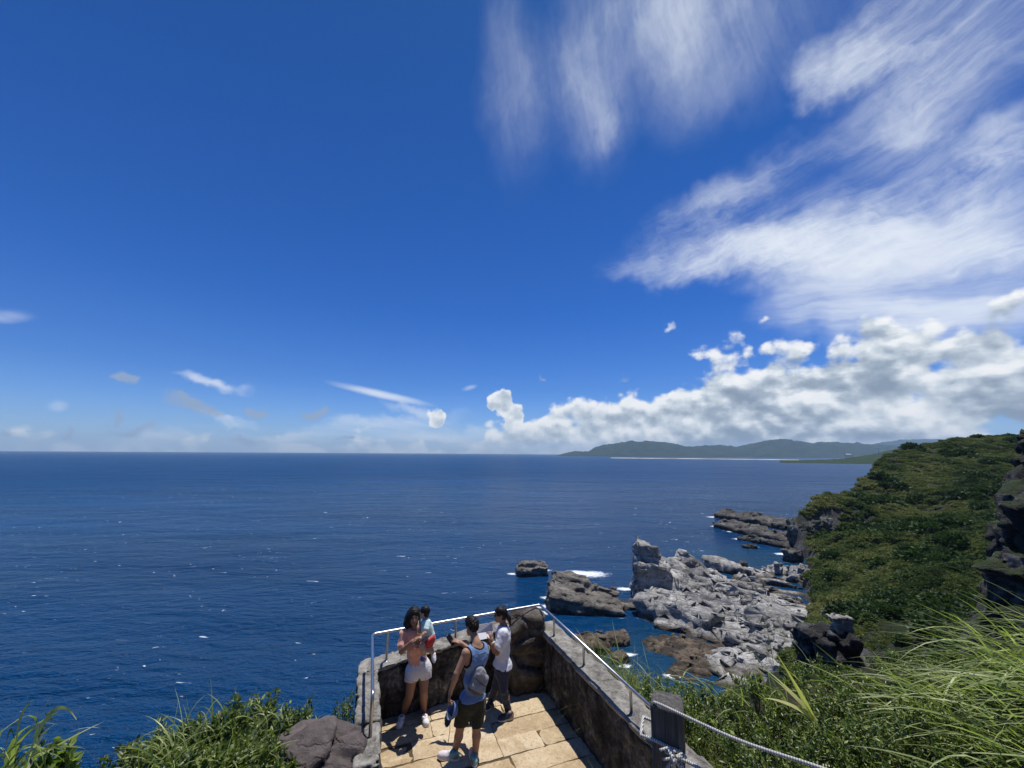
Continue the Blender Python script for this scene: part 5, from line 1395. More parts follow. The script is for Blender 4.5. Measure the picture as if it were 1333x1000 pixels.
# tank top with dark edging
M_tank = cloth('blue_jersey', (.145, .235, .42), wr=0.8); M_black = cloth('black_trim', (.012, .012, .014))
Ft = Field(*bounds(J, ['lsh', 'rsh', 'lhip', 'rhip', 'neck'], 0.25), 0.006)
At, Bt, upt = torso(Ft, J, 0.185, 1.08, 0.016)
Ft.limb((J['lsh'] + J['rsh']) / 2, J['neck'], .092, .068, 0.05)
pel = (J['lhip'] + J['rhip']) / 2
Ft.ell(pel + [0, 0, 0.0], (.172, .135, .15), Bt, 0.05)
opens = []
for q, sg in (('l', -1), ('r', 1)):
    c_ = J[q + 'sh'] + At[:, 0] * sg * 0.035 - upt * 0.045; opens.append((c_, np.array([.085, .12, .135]), At)); Ft.ell(c_, opens[-1][1], At, 0.0, True)
nc = J['neck'] + upt * 0.035 - At[:, 1] * 0.035; opens.append((nc, np.array([.095, .10, .085]), At)); Ft.ell(nc, opens[-1][1], At, 0.0, True)
Ft.cut(pel + [0, 0, 0.055], (0.05, 0, -1)); Ft.warp(0.008, 10, 15)
tk = Ft.build('tank_top', [M_tank, M_black], ma, org)
def edging(c):
    for o_, rr, AA in opens:
        q = (AA.T @ (c - o_)) / rr
        if np.linalg.norm(q) < 1.17: return 1
    return 0
zone(tk, org, edging)
M_olive = cloth('dark_olive_twill', (.030, .032, .020), wr=0.7)
shorts(J, M_olive, ma, org, 0.90, 0.010, 1.04, .112, .092, 17, 0.12)
M_mintk = cloth('mint_knit', (.20, .46, .42)); M_pinkw = cloth('pale_knit', (.66, .62, .66)); M_sole = simple_mat('pale_rubber', (.74, .73, .72), 0.6)
for q in 'lr': shoe('shoe', J['heel' + q], J['toe' + q], J[q + 'ank'], ZF, M_pinkw, M_sole, ma, org, 1.04, extra=M_mintk)
for q in 'lr':
    gq = Geo(); d_ = nrm(J[q + 'ank'] - J[q + 'knee']); gq.tube([J[q + 'ank'] - d_ * 0.03 - org, J[q + 'ank'] + d_ * 0.02 - org], [0.042, 0.043], 14); gq.build('sock', M_sock, ma, smooth=True)
gq = Geo(); eb = hc - r_ * 0.090 - u_ * 0.012 + f_ * 0.008 - org; gq.tube([eb, eb - u_ * 0.03 + f_ * 0.006], [0.008, 0.006], 8); gq.build('earbud', simple_mat('white_plastic', (.8, .8, .8), 0.3), ma, smooth=True)

# phone, cap and sling bag
M_phone = simple_mat('black_phone', (.012, .012, .014), 0.25, var=0.02)
gq = Geo(); gq.box((0, 0, 0), (0.078, 0.009, 0.160)); ph = gq.build('phone', M_phone, bevel=0.004)
pn = nrm(nrm([0.55, -0.75, 0.35])); pu = nrm([-0.62, 0.05, 0.75]); pr_ = nrm(np.cross(pn, pu)); pu = np.cross(pr_, pn)
ph.matrix_world = Matrix([[pr_[0], pn[0], pu[0], phone_c[0]], [pr_[1], pn[1], pu[1], phone_c[1]], [pr_[2], pn[2], pu[2], phone_c[2]], [0, 0, 0, 1]])
tag(ph, 'black phone held up in the man\'s right hand', 'phone')
gq = Geo(); gq.box((0.014, 0.0062, 0.052), (0.034, 0.004, 0.036)); gq.build('camera_bump', M_phone, ph, bevel=0.001)
gq = Geo(); gq.box((0, -0.0058, 0), (0.070, 0.0015, 0.150)); gq.build('screen', simple_mat('phone_screen', (.02, .03, .05), 0.1, var=0.0), ph)

# cap hanging from the left hand: crown, brim, cord
cc_ = a(586.5, 925, 5.76); cu = nrm([0.55, 0.35, -0.25]); cf = nrm([-0.25, 0.0, -1.0]); AC = frame(cu, cf)
Fc = Field(cc_ - 0.24, cc_ + 0.24, 0.006)
Fc.ell(cc_, (.085, .105, .105), AC, 0.0); Fc.ell(cc_ - AC[:, 2] * 0.010, (.078, .098, .098), AC, 0.0, True); Fc.cut(cc_ - AC[:, 2] * 0.005, -AC[:, 2])
M_capb = cloth('blue_cap_cloth', (.10, .16, .32)); M_capg = cloth('dark_cap_cloth', (.028, .03, .036))
capo = Fc.mesh('sun_cap', cc_); cp = link('sun_cap', capo, M_capb); cp.location = cc_
tag(cp, 'blue and dark grey sun cap dangling from the man\'s left hand', 'cap')
Fb = Field(cc_ - 0.28, cc_ + 0.28, 0.006)
bc = cc_ + AC[:, 1] * 0.085
Fb.ell(bc, (.088, .105, .030), AC, 0.0); Fb.ell(bc - AC[:, 2] * 0.012, (.10, .12, .030), AC, 0.0, True); Fb.cut(cc_ + AC[:, 1] * 0.055, -AC[:, 1])
Fb.build('brim', M_capg, cp, cc_)
gq = Geo(); c0 = a(585, 938, 5.74) - cc_
gq.tube(spline([c0, c0 + [0.01, 0, -0.10], c0 + [0.0, 0, -0.20], c0 + [-0.012, 0.0, -0.29]], 6), 0.0035, 6); gq.build('cord', M_capg, cp, smooth=True)
gq = Geo(); lp = cc_ + AC[:, 2] * 0.08 + AC[:, 1] * 0.075 - AC[:, 0] * 0.02 - cc_; gq.tube([lp - AC[:, 0] * 0.012, lp + AC[:, 0] * 0.012], 0.012, 8); gq.build('badge', M_wsole, cp)

bgc = a(623.0, 889, 5.745)
bu = nrm([0.42, 0.10, 0.9]); bf = nrm([0.25, -0.95, 0.15]); AB = frame(bu, bf)
M_bag = cloth('grey_nylon', (.25, .265, .275), wr=1.0); M_bagd = cloth('charcoal_nylon', (.085, .09, .095))
Fg = Field(bgc - 0.26, bgc + 0.26, 0.006)
Fg.slab(bgc, (.112, .042, .125), AB, 0.045, 0.0); Fg.ell(bgc - AB[:, 2] * 0.06 + AB[:, 1] * 0.02, (.115, .05, .08), AB, 0.03); Fg.ell(bgc + AB[:, 2] * 0.10 + AB[:, 0] * 0.03, (.085, .045, .085), AB, 0.03)
Fg.warp(0.007, 13, 25)
bg_o = link('sling_bag', Fg.mesh('sling_bag', bgc), [M_bag, M_bagd]); bg_o.location = bgc
tag(bg_o, 'grey sling bag worn across the man\'s back', 'bag')
zone(bg_o, bgc, lambda c: 1 if (c - bgc) @ AB[:, 2] < -0.075 else 0)
gq = Geo(); s0 = bgc + AB[:, 2] * 0.13 + AB[:, 0] * 0.05
st = spline([s0 - bgc, a(627.5, 872, 5.80) - bgc, a(629.5, 852, 5.90) - bgc, a(628.5, 841.5, 5.99) - bgc, a(624, 840, 6.10) - bgc, a(614, 855, 6.17) - bgc], 8)
for i in range(len(st) - 1):
    pass
gq.tube(st, 0.011, 8); gq.build('strap', M_bagd, bg_o, smooth=True)
gq = Geo(); z0 = bgc + AB[:, 1] * 0.058 - AB[:, 0] * 0.095 + AB[:, 2] * 0.015; z1 = bgc + AB[:, 1] * 0.060 + AB[:, 0] * 0.085 + AB[:, 2] * 0.055
gq.tube([z0 - bgc, (z0 + z1) / 2 + AB[:, 1] * 0.006 - bgc, z1 - bgc], 0.005, 6); gq.build('zipper', M_black, bg_o)

# ---- the woman in white, seen from the side -------------------------------------
J = dict(head=a(651.2, 800, 6.78), neck=a(656, 815.5, 6.82), lsh=a(654, 824.5, 6.66), rsh=a(656, 823, 6.96), lelb=a(647, 850, 6.56), lwri=a(640.5, 834, 6.60),
         relb=a(644, 848, 6.98), rwri=a(637.5, 831.5, 6.86), lhip=a(655, 874, 6.70), rhip=a(652.5, 872.5, 6.87), lknee=a(655.5, 898, 6.64), rknee=a(645.5, 894, 6.88),
         lank=a(662, 927, 6.74), rank=a(638.5, 913.5, 6.99), heell=on_z(668.5, 935, ZF), toel=on_z(648, 939.5, ZF), heelr=on_z(640.5, 920.5, ZF), toer=on_z(631, 926, ZF))
J = {k_: np.array(v_) for k_, v_ in J.items()}
fr_ = nrm([-0.97, -0.12, -0.06])
ww, org, A = build_person(J, ZF, M_skin_f, 'woman in white tee and dark trousers walking in profile by the wall', fr_, (-0.05, 0, 1), hs=1.0, girth=0.95, sw=0.16, eyes=False, fem=0.8,
    hands=[(J['lwri'], nrm([-0.25, 0.15, 0.9]), (0.75, -0.5, 0.2), -1, 0.9), (J['rwri'], nrm([-0.4, -0.25, 0.8]), (0.4, 0.8, 0.2), 1, 0.9)])
Fh = Field(J['head'] - 0.26, J['head'] + 0.19, 0.006); hc = J['head']; r_, f_, u_ = A[:, 0], A[:, 1], A[:, 2]
Fh.ell(hc + u_ * 0.036 - f_ * 0.014, (.086, .104, .093), A, 0.0); Fh.ell(hc - u_ * 0.01 - f_ * 0.048, (.074, .062, .075), A, 0.03)
Fh.cut(hc + f_ * 0.058 + u_ * 0.02, nrm(f_ * 0.9 - u_ * 0.44))
Fh.ell(hc - u_ * 0.04 + f_ * 0.05, (.1, .06, .05), A, 0.0, True)
pt = hc - f_ * 0.105 - u_ * 0.01
Fh.limb(pt, pt - f_ * 0.035 - u_ * 0.05, .022, .034, 0.01); Fh.limb(pt - f_ * 0.035 - u_ * 0.05, pt - f_ * 0.05 - u_ * 0.15, .034, .012, 0.01)
Fh.warp(0.007, 40, 33, (1, 1, .3)); Fh.build('hair', m_hair, ww, org)
gq = Geo()
for q in (-1, 1):
    e = hc + r_ * q * 0.034 + u_ * 0.008 + f_ * 0.094 - org
    gq.tube([e - f_ * 0.004, e + f_ * 0.004], [0.026, 0.026], 14); gq.tube([e + r_ * q * 0.024, hc + r_ * q * 0.082 + u_ * 0.012 - f_ * 0.005 - org], 0.004, 6)
gq.tube([hc + r_ * 0.012 + u_ * 0.012 + f_ * 0.1 - org, hc - r_ * 0.012 + u_ * 0.012 + f_ * 0.1 - org], 0.004, 6)
gq.build('sunglasses', simple_mat('black_glasses', (.01, .01, .012), 0.15, var=0.0), ww, smooth=True)
M_wtee = cloth('white_cotton', (.68, .685, .72), wr=0.9)
Ft = Field(*bounds(J, ['lsh', 'rsh', 'lhip', 'rhip', 'lelb', 'relb'], 0.24), 0.007)
At, Bt, upt = torso(Ft, J, 0.16, 0.97, 0.024, fem=0.8)
pel = (J['lhip'] + J['rhip']) / 2
Ft.ell(pel + [0, 0, 0.05], (.175, .150, .16), Bt, 0.05)
for q in 'lr': Ft.limb(J[q + 'sh'], J[q + 'sh'] + (J[q + 'elb'] - J[q + 'sh']) * 0.66, .070, .072, 0.03)
Ft.limb((J['lsh'] + J['rsh']) / 2, J['neck'], .088, .062, 0.05)
Ft.ell(J['neck'] + [0, 0, .04], (.075, .075, .065), At, 0.0, True)
Ft.cut(pel + [0, 0, 0.075], (-0.12, 0.0, -1)); Ft.warp(0.011, 9, 35); Ft.build('tee', M_wtee, ww, org)
M_slate = cloth('slate_denim', (.036, .043, .068), wr=0.9)
Fs = Field(*bounds(J, ['lhip', 'rhip', 'lknee', 'rknee', 'lank', 'rank'], 0.22), 0.007)
Fs.ell(pel + [0, 0, .0], (.165, .125, .15), Bt, 0.0)
for q in 'lr': Fs.limb(J[q + 'hip'], J[q + 'knee'], .098, .066, 0.03); Fs.limb(J[q + 'knee'], J[q + 'ank'] + (J[q + 'ank'] - J[q + 'knee']) * 0.02, .066, .050, 0.02)
Fs.ell(pel + [0, 0, .08], (.152, .120, .12), Bt, 0.04); Fs.cut(pel + [0, 0, 0.13], (0, 0, 1)); Fs.warp(0.010, 12, 36); Fs.build('trousers', M_slate, ww, org)
M_navy = cloth('navy_knit', (.03, .04, .065)); M_gsole = simple_mat('grey_rubber', (.5, .5, .5), 0.6)
for q in 'lr': shoe('shoe', J['heel' + q], J['toe' + q], J[q + 'ank'], ZF, M_navy, M_gsole, ww, org, 1.0)
gq = Geo(); wv = J['lelb'] + (J['lwri'] - J['lelb']) * 0.82 - org; dv = nrm(J['lwri'] - J['lelb']); gq.tube([wv - dv * 0.012, wv + dv * 0.012], 0.033, 14); gq.build('bracelet', M_wsole, ww, smooth=True)
# the leaflet in her hands
m_leaf, g, b = material('printed_leaflet')
uvp = g.new('ShaderNodeTexCoord').outputs['Object']; sp_ = g.new('ShaderNodeSeparateXYZ'); g.put(sp_.inputs[0], uvp)
wv_ = g.new('ShaderNodeTexWave'); wv_.bands_direction = 'Z'; g.put(wv_.inputs[0], uvp); wv_.inputs['Scale'].default_value = 14.0
pr_m = g.math('MULTIPLY', g.smooth(sp_.outputs[2], 0.0, 0.006), g.smooth(wv_.outputs['Fac'], 0.45, 0.55))
g.put(b.inputs['Base Color'], g.mix(g.math('MULTIPLY', pr_m, g.noise(uvp, 40.0, 2.0)), (.74, .75, .76), (.20, .22, .24))); b.inputs['Roughness'].default_value = 0.6
lc = a(632.0, 822.5, 6.76)
gq = Geo(); gq.add([(-.12, .012, .10), (.12, -.012, .11), (.12, 0, 0), (-.12, 0, 0), (.115, -.05, -.085), (-.115, -.05, -.085),
                    (-.12, .015, .10), (.12, -.009, .11), (.12, .003, 0), (-.12, .003, 0), (.115, -.047, -.085), (-.115, -.047, -.085)],
                   [(3, 2, 1, 0), (5, 4, 2, 3), (6, 7, 8, 9), (9, 8, 10, 11), (0, 1, 7, 6), (5, 11, 10, 4), (0, 6, 9, 3), (3, 9, 11, 5), (1, 2, 8, 7), (2, 4, 10, 8)])
lf = gq.build('leaflet', m_leaf); lf.location = lc; lf.rotation_euler = (R(-12), R(-6), R(12))
tag(lf, 'folded white leaflet with grey printed lines, held open by the woman in white', 'leaflet')
# ------------------------------------------------------------------ foliage
def leaf_mat(name, dark, light, rough=0.45, trans=0.3, nscale=1.5, spec=0.35, pale=None):
    m, g, b = material(name)
    geo = g.new('ShaderNodeNewGeometry'); pos = geo.outputs['Position']; rnd = geo.outputs['Random Per Island']
    n = g.noise(pos, nscale, 3.0, 0.6)
    f = g.math('ADD', g.math('MULTIPLY', n, 0.75), g.math('MULTIPLY', rnd, 0.55))
    stops = [(0.35, dark), (0.85, light)] + ([(0.98, pale)] if pale else [])
    c = g.ramp(f, stops)
    g.put(b.inputs['Base Color'], c); b.inputs['Roughness'].default_value = rough; b.inputs['Specular IOR Level'].default_value = spec
    tr = g.new('ShaderNodeBsdfTranslucent'); g.put(tr.inputs[0], g.mix(1.0, c, (1.3, 1.5, 0.6), 'MULTIPLY'))
    mx = g.new('ShaderNodeMixShader'); mx.inputs[0].default_value = trans
    g.l.new(b.outputs[0], mx.inputs[1]); g.l.new(tr.outputs[0], mx.inputs[2])
    g.l.new(mx.outputs[0], m.node_tree.nodes['Material Output'].inputs[0])
    return m

def leaves(base, d, n, L, Wd, fold=0.25):
    """arrays of pointed leaves folded along the midrib -> verts, tris"""
    d = d / np.linalg.norm(d, axis=1)[:, None]
    s = np.cross(d, n); s /= np.maximum(np.linalg.norm(s, axis=1), 1e-6)[:, None]
    nn = np.cross(s, d)
    L = np.asarray(L)[:, None]; Wd = np.asarray(Wd)[:, None]
    c = base + d * L * 0.48 - nn * Wd * fold
    V = np.stack([base, base + d * L * 0.42 + s * Wd * 0.5, base + d * L - nn * L * 0.12, base + d * L * 0.42 - s * Wd * 0.5, c], 1)
    N = len(base); o = (np.arange(N) * 5)[:, None]
    T = np.concatenate([o + np.array(t)[None] for t in ((0, 1, 4), (1, 2, 4), (2, 3, 4), (3, 0, 4))])
    return V.reshape(-1, 3), T

def blades(base, d0, bend, L, Wd, seg=9, drop=1.0):
    """long arching grass leaves; bend = direction the tips are carried toward"""
    N = len(base); L = np.asarray(L)[:, None]; t = np.linspace(0, 1, seg + 1)
    d0 = d0 / np.linalg.norm(d0, axis=1)[:, None]
    P_ = [base]; p = base.copy()
    for i in range(seg):
        f = (t[i] + t[i + 1]) / 2
        d = d0 * (1 - f)**1.0 + bend * f * 1.15; d /= np.linalg.norm(d, axis=1)[:, None]
        p = p + d * L / seg; P_.append(p)
    P_ = np.stack(P_, 1)
    T_ = np.gradient(P_, axis=1); T_ /= np.linalg.norm(T_, axis=2)[..., None]
    s = np.cross(T_, np.array([0, 0, 1.0]) + 0.35 * rng.normal(size=(N, 1, 3))); s /= np.maximum(np.linalg.norm(s, axis=2), 1e-6)[..., None]
    wd = np.asarray(Wd)[:, None] * (np.minimum(1, 0.55 + t * 2.5) * (1 - t**2.2) + 0.03)[None]
    A = P_ + s * wd[..., None] / 2; B = P_ - s * wd[..., None] / 2
    V = np.stack([A, B], 2).reshape(-1, 3)
    k = (np.arange(N) * (seg + 1) * 2)[:, None] + (np.arange(seg) * 2)[None]
    Q = np.stack([k, k + 1, k + 3, k + 2], 2).reshape(-1, 4)
    return V, Q

class Plant:
    def __init__(self): self.V = []; self.T = []; self.Q = []; self.n = 0
    def tri(self, V, T): self.V.append(V); self.T.append(T + self.n); self.n += len(V)
    def quad(self, V, Q): self.V.append(V); self.Q.append(Q + self.n); self.n += len(V)
    def mesh(self, name, org):
        V = np.vstack(self.V) - np.array(org)
        return mesh_from(name, V, quads=np.vstack(self.Q) if self.Q else None, tris=np.vstack(self.T) if self.T else None)

M_bush = leaf_mat('shrub_leaves', (.020, .042, .010), (.16, .21, .045), 0.40, 0.32, 5.0, 0.45, (.36, .40, .12))
M_bush2 = leaf_mat('broad_leaves', (.045, .08, .016), (.22, .30, .06), 0.4, 0.38, 6.0, 0.35, (.38, .44, .12))
M_grass = leaf_mat('silver_grass', (.085, .115, .032), (.34, .40, .14), 0.42, 0.38, 3.0, 0.4, (.60, .62, .34))
M_grass2 = leaf_mat('strip_grass', (.05, .08, .016), (.19, .22, .05), 0.5, 0.35, 4.0, 0.25, (.34, .32, .12))
M_dry = leaf_mat('dry_sword_leaves', (.30, .31, .10), (.58, .56, .24), 0.5, 0.3, 6.0)
M_twig = simple_mat('twig_bark', (.09, .07, .05), 0.85, var=0.3, scale=20)
pg_ = np.random.RandomState(77)

def shrub(x, y, ztop, rad, nl, lab, mat=None, L=(0.035, 0.06), ratio=0.42, group='leafy shrubs on the slope', name='shrub', squash=1.0):
    z0 = float(hill_at(x, y)); hgt = max(ztop - z0, 0.35)
    org = np.array([x, y, z0]); P_ = Plant()
    nb = max(14, nl // 45)                                   # leafy shoots
    th = pg_.uniform(0, 2 * np.pi, nb); ph = np.arccos(pg_.uniform(-0.15, 1.0, nb)); rr = pg_.uniform(0.62, 1.05, nb)**0.7
    lump = 1 + 0.22 * perlin(np.cos(th) * 1.7 + x, np.sin(th) * 1.7 + y, ph * 1.7, 3)
    tip = np.stack([np.sin(ph) * np.cos(th) * rad, np.sin(ph) * np.sin(th) * rad * squash, np.cos(ph) * hgt * 0.55], 1) * (rr * lump)[:, None] + np.array([x, y, z0 + hgt * 0.45])
    root = np.array([x, y, z0 + hgt * 0.15]) + (tip - np.array([x, y, z0 + hgt * 0.2])) * 0.35
    per = max(1, nl // nb); k = nb * per
    bi = np.repeat(np.arange(nb), per); t = pg_.uniform(0.25, 1.0, k)**0.6
    ax = tip - root; base = root[bi] + ax[bi] * t[:, None] + pg_.normal(size=(k, 3)) * 0.025 * (1.3 - t)[:, None] * (1 + rad)
    axn = ax / np.linalg.norm(ax, axis=1)[:, None]
    d = axn[bi] * 0.55 + pg_.normal(size=(k, 3)) * 0.75 + np.array([0, 0, 0.25])
    n = axn[bi] * 0.4 + np.array([0, 0, 0.9]) + pg_.normal(size=(k, 3)) * 0.45
    Ls = pg_.uniform(L[0], L[1], k)
    P_.tri(*leaves(base, d, n, Ls, Ls * ratio))
    o = empty(name, tuple(org)); tag(o, lab, 'shrub', group)
    link('foliage', P_.mesh('foliage', org), mat or M_bush, o)
    gt = Geo()
    for i in range(0, nb, max(1, nb // 14)):
        gt.tube([np.array([0, 0, -0.1]) + pg_.normal(size=3) * 0.03, (root[i] - org) * 0.8, (tip[i] - org) * 0.95], [0.010, 0.007, 0.003], 5)
    gt.build('stem', M_twig, o)
    return o

def grass_clump(x, y, n, L, lean, lab, spread=0.12, wd=(0.012, 0.024), mat=None, group='silver grass clumps on the slope', z=None, tall=0.9, scat=0.35, stems=0, bendz=-0.35):
    z0 = float(hill_at(x, y)) if z is None else z
    org = np.array([x, y, z0 - 0.02]); P_ = Plant()
    b = org + np.stack([pg_.normal(size=n) * spread, pg_.normal(size=n) * spread, np.zeros(n)], 1)
    b[:, 2] = np.where(z is None, hill_at(b[:, 0], b[:, 1]) - 0.02, z0)
    lean = np.array(lean, float)
    d0 = np.array([0, 0, tall]) + lean * 0.42 + pg_.normal(size=(n, 3)) * scat * 0.6
    bend = lean * 1.0 + np.array([0, 0, bendz]) + pg_.normal(size=(n, 3)) * scat
    P_.quad(*blades(b, d0, bend, pg_.uniform(L[0], L[1], n), pg_.uniform(wd[0], wd[1], n)))
    o = link('grass_clump', P_.mesh('grass_clump', org), mat or M_grass); o.location = org
    return tag(o, lab, 'grass', group)

# ---- right of the terrace: dense low shrubs, then silver grass leaning in the sea wind
n_s = 0
lab_s = 'dark leafy shrub in the dense hedge behind the ropes'
for Yc in (3.3, 3.95, 4.6, 5.25, 5.9):
    x0 = 3.43 / math.cos(A_PL) - Yc * math.tan(A_PL) + 0.55
    xx = x0
    while xx < 1.30 * Yc + 3.5 and xx < 9.5:
        x = xx + pg_.uniform(-.12, .12); y = Yc + pg_.uniform(-.18, .18)
        r_px = (x / y)
        s_top = 0.515 + 0.06 * pg_.uniform(-1, 1) + 0.03 * (r_px > 0.95)
        zt = min(40 - s_top * y, float(hill_at(x, y)) + pg_.uniform(0.75, 1.1))
        zt = max(zt, float(hill_at(x, y)) + 0.35)
        shrub(x, y, zt, pg_.uniform(0.42, 0.56), 2300, lab_s, group='shrubs in the hedge behind the ropes')
        xx += 0.72
# grassy strip along the outer face of the parapet
P_ = Plant(); n = 5200
uu = 3.46 + np.abs(pg_.normal(size=n)) * 0.32; vv = pg_.uniform(2.6, 7.3, n)
b = uu[:, None] * UH + vv[:, None] * VH; b[:, 2] = hill_at(b[:, 0], b[:, 1]) - 0.02
hh_ = np.clip(ZF + 0.78 - b[:, 2], 0.25, 0.9)
P_.quad(*blades(b, np.array([0.12, 0.1, 1.0]) + pg_.normal(size=(n, 3)) * 0.28, np.array([0.15, 0, -0.25]) + pg_.normal(size=(n, 3)) * 0.5, hh_ * pg_.uniform(0.75, 1.3, n), pg_.uniform(0.006, 0.014, n), 6))
so_ = link('grass_strip', P_.mesh('grass_strip', (0, 0, 0)), M_grass2)
tag(so_, 'yellow green grass growing along the outer face of the parapet', 'grass', kind='stuff')

wind = (-0.95, 0.05, 0.16)
gl = 'clump of pale silver grass bent leftward by the wind'
for (x, y, n, L0, L1) in [(5.3, 3.5, 150, 1.0, 1.9), (4.75, 3.9, 130, 0.9, 1.75), (5.9, 4.2, 150, 1.1, 2.0), (4.2, 3.5, 110, 0.7, 1.4), (4.9, 4.6, 120, 0.9, 1.7), (6.5, 4.8, 140, 1.1, 2.0), (4.6, 3.2, 120, 0.8, 1.5),
                        (3.5, 3.3, 60, 0.5, 1.0), (5.6, 5.2, 110, 0.9, 1.6), (3.9, 4.6, 60, 0.6, 1.2), (6.9, 5.6, 110, 1.0, 1.8), (5.5, 3.9, 130, 0.9, 1.8), (4.5, 5.2, 60, 0.7, 1.3), (6.0, 4.7, 130, 1.0, 2.0), (3.1, 3.4, 40, 0.4, .9), (7.4, 4.4, 110, 1.0, 1.8), (7.9, 5.4, 110, 1.0, 1.8), (6.8, 3.6, 100, .9, 1.7)]:
    grass_clump(x, y, int(n * 0.43), (L0, L1), wind, gl, 0.20, (0.016, 0.032), tall=0.95, scat=0.30, group='silver grass clumps bent by the wind')
gl2 = 'thin tuft of long grass between the hedge and the shore rocks'
for (x, y) in [(2.25, 5.9), (2.7, 6.0), (1.75, 6.5), (3.3, 6.1), (3.9, 5.9)]:
    grass_clump(x, y, 26, (0.7, 1.3), (-0.6, 0.1, 0.2), gl2, 0.25, tall=1.2, scat=0.4, group='tufts of long grass at the edge of the slope')

# sword-leaved plant with a few yellowing leaves
sp0 = at_y(1062, 938, 3.9); tips = [(1014, 849, 3.95), (1024, 868, 3.8), (1003, 880, 4.1), (996, 872, 4.2), (982, 888, 3.9), (1000, 909, 3.7)]
P_ = Plant()
for i, (tx, ty, tY) in enumerate(tips):
    tp_ = at_y(tx, ty, tY); d = tp_ - sp0; L_ = np.linalg.norm(d)
    V, Q = blades(sp0[None] + pg_.normal(size=(1, 3)) * 0.015, (d / L_ + np.array([0, 0, 0.25]))[None], (d / L_ + np.array([0, 0, -0.22]))[None], [L_ * 1.04], [[0.060, 0.045, 0.035, 0.04, 0.045, 0.04][i]], 12)
    P_.quad(V, Q)
o = link('sword_leaf_plant', P_.mesh('sword_leaf_plant', sp0), M_dry); o.location = sp0
tag(o, 'plant with a few broad yellowing sword leaves above the hedge', 'plant')

# ---- left side: leaves at the very corner, a bushy bank, ivy on the wall end
for i, (px, py, Y_, r, n, lb) in enumerate([(205, 960, 4.55, .42, 2400, 'grassy shrub at the left end of the bank over the sea'), (265, 938, 4.75, .48, 3000, 'second shrub of the bank, behind tall grass blades'),
                                      (325, 912, 5.0, .50, 3400, 'tallest rounded shrub on the bank left of the brown boulder'), (385, 925, 5.35, .40, 2600, 'shrub squeezed between the bank and the back of the brown boulder'),
                                      (250, 985, 4.0, .45, 2600, 'low shrub at bottom edge in front of the bank'), (320, 975, 4.25, .40, 2400, 'shrub touching the left side of the brown boulder')]):
    c = at_y(px, py, Y_)
    shrub(c[0], c[1], c[2] + 0.06, r * 1.12, int(n * 1.25), lb, group='shrubs on the bank left of the boulder', L=(.045, .075))
c = at_y(452, 893, 5.75); shrub(c[0] - .02, c[1], c[2], .26, 1500, 'small dark shrub clinging outside the left parapet wall', L=(.03, .055), group=None)
gl3 = 'arching green grass clump among the shrubs left of the boulder'
for (px, py, Y_, n, l0, l1, ln) in [(195, 1000, 3.9, 70, .35, .75, (0.45, 0, .2)), (235, 960, 4.4, 60, .35, .8, (-.5, 0, .25)), (300, 975, 4.2, 60, .3, .7, (0.5, 0, .3)), (350, 915, 5.0, 26, .25, .5, (-.5, 0, .3)), (270, 930, 4.7, 40, .35, .7, (-.6, 0, .25))]:
    c = at_y(px, py, Y_)
    grass_clump(c[0], c[1], int(n * 0.7), (l0, l1), ln, gl3, 0.10, z=c[2] - 0.30, tall=1.0, scat=0.42, group='grass clumps on the bank left of the boulder', bendz=-.5, wd=(.008, .016))
c = at_y(72, 990, 2.75); shrub(c[0], c[1], c[2] + .05, .30, 500, 'small broad-leaved shrub next to the curved grass blades', M_bush2, L=(.05, .085), ratio=0.55, group=None)
c = at_y(18, 968, 2.6); grass_clump(c[0], c[1], 22, (.30, .52), (0.55, 0.05, 0.25), 'tuft of light green arching blades among the corner shrubs', .07, z=c[2] - .16, wd=(.014, .024), tall=1.0, scat=.45, group=None, bendz=-.5)
shrub(c[0], c[1], c[2] + .03, .38, 800, 'broad-leaved bright green shrub in bottom left corner', M_bush2, L=(.05, .085), ratio=0.56, group=None)
c = at_y(25, 935, 2.9); shrub(c[0], c[1], c[2] + 0.02, .20, 420, 'fine-leaved shoot rising behind the broad-leaved shrub', M_bush, L=(.03, .05), ratio=0.4, group=None)
P_ = Plant(); cb_ = at_y(22, 1000, 2.45)
for (bx_, by_), (tx, ty), (mx_, my_) in [((20, 985), (44, 912), (26, 935)), ((36, 985), (99, 937), (70, 925)), ((-2, 990), (6, 946), (-2, 962)), ((5, 985), (18, 962), (12, 952)), ((58, 1000), (82, 978), (64, 972))]:
    A_, M_, T2 = at_y(bx_, by_, 2.45), at_y(mx_, my_, 2.5), at_y(tx, ty, 2.48)
    tt = np.linspace(0, 1, 12)[:, None]; pts = (1 - tt)**2 * A_ + 2 * tt * (1 - tt) * (2 * M_ - (A_ + T2) / 2) + tt**2 * T2
    tg = np.gradient(pts, axis=0); s = np.cross(tg, [0.15, 1, 0.25]); s /= np.linalg.norm(s, axis=1)[:, None]
    wdv = 0.024 * (np.minimum(1, 0.6 + tt * 2) * (1 - tt**2.5) + 0.04)
    V = np.stack([pts + s * wdv / 2 + np.array([0, .004, 0]), pts - s * wdv / 2], 1).reshape(-1, 3)
    k = np.arange(11) * 2; P_.quad(V, np.stack([k, k + 1, k + 3, k + 2], 1))
o = link('grass_clump', P_.mesh('grass_clump', cb_), M_grass); o.location = cb_
tag(o, 'few broad curved grass blades standing in bottom left corner', 'grass')

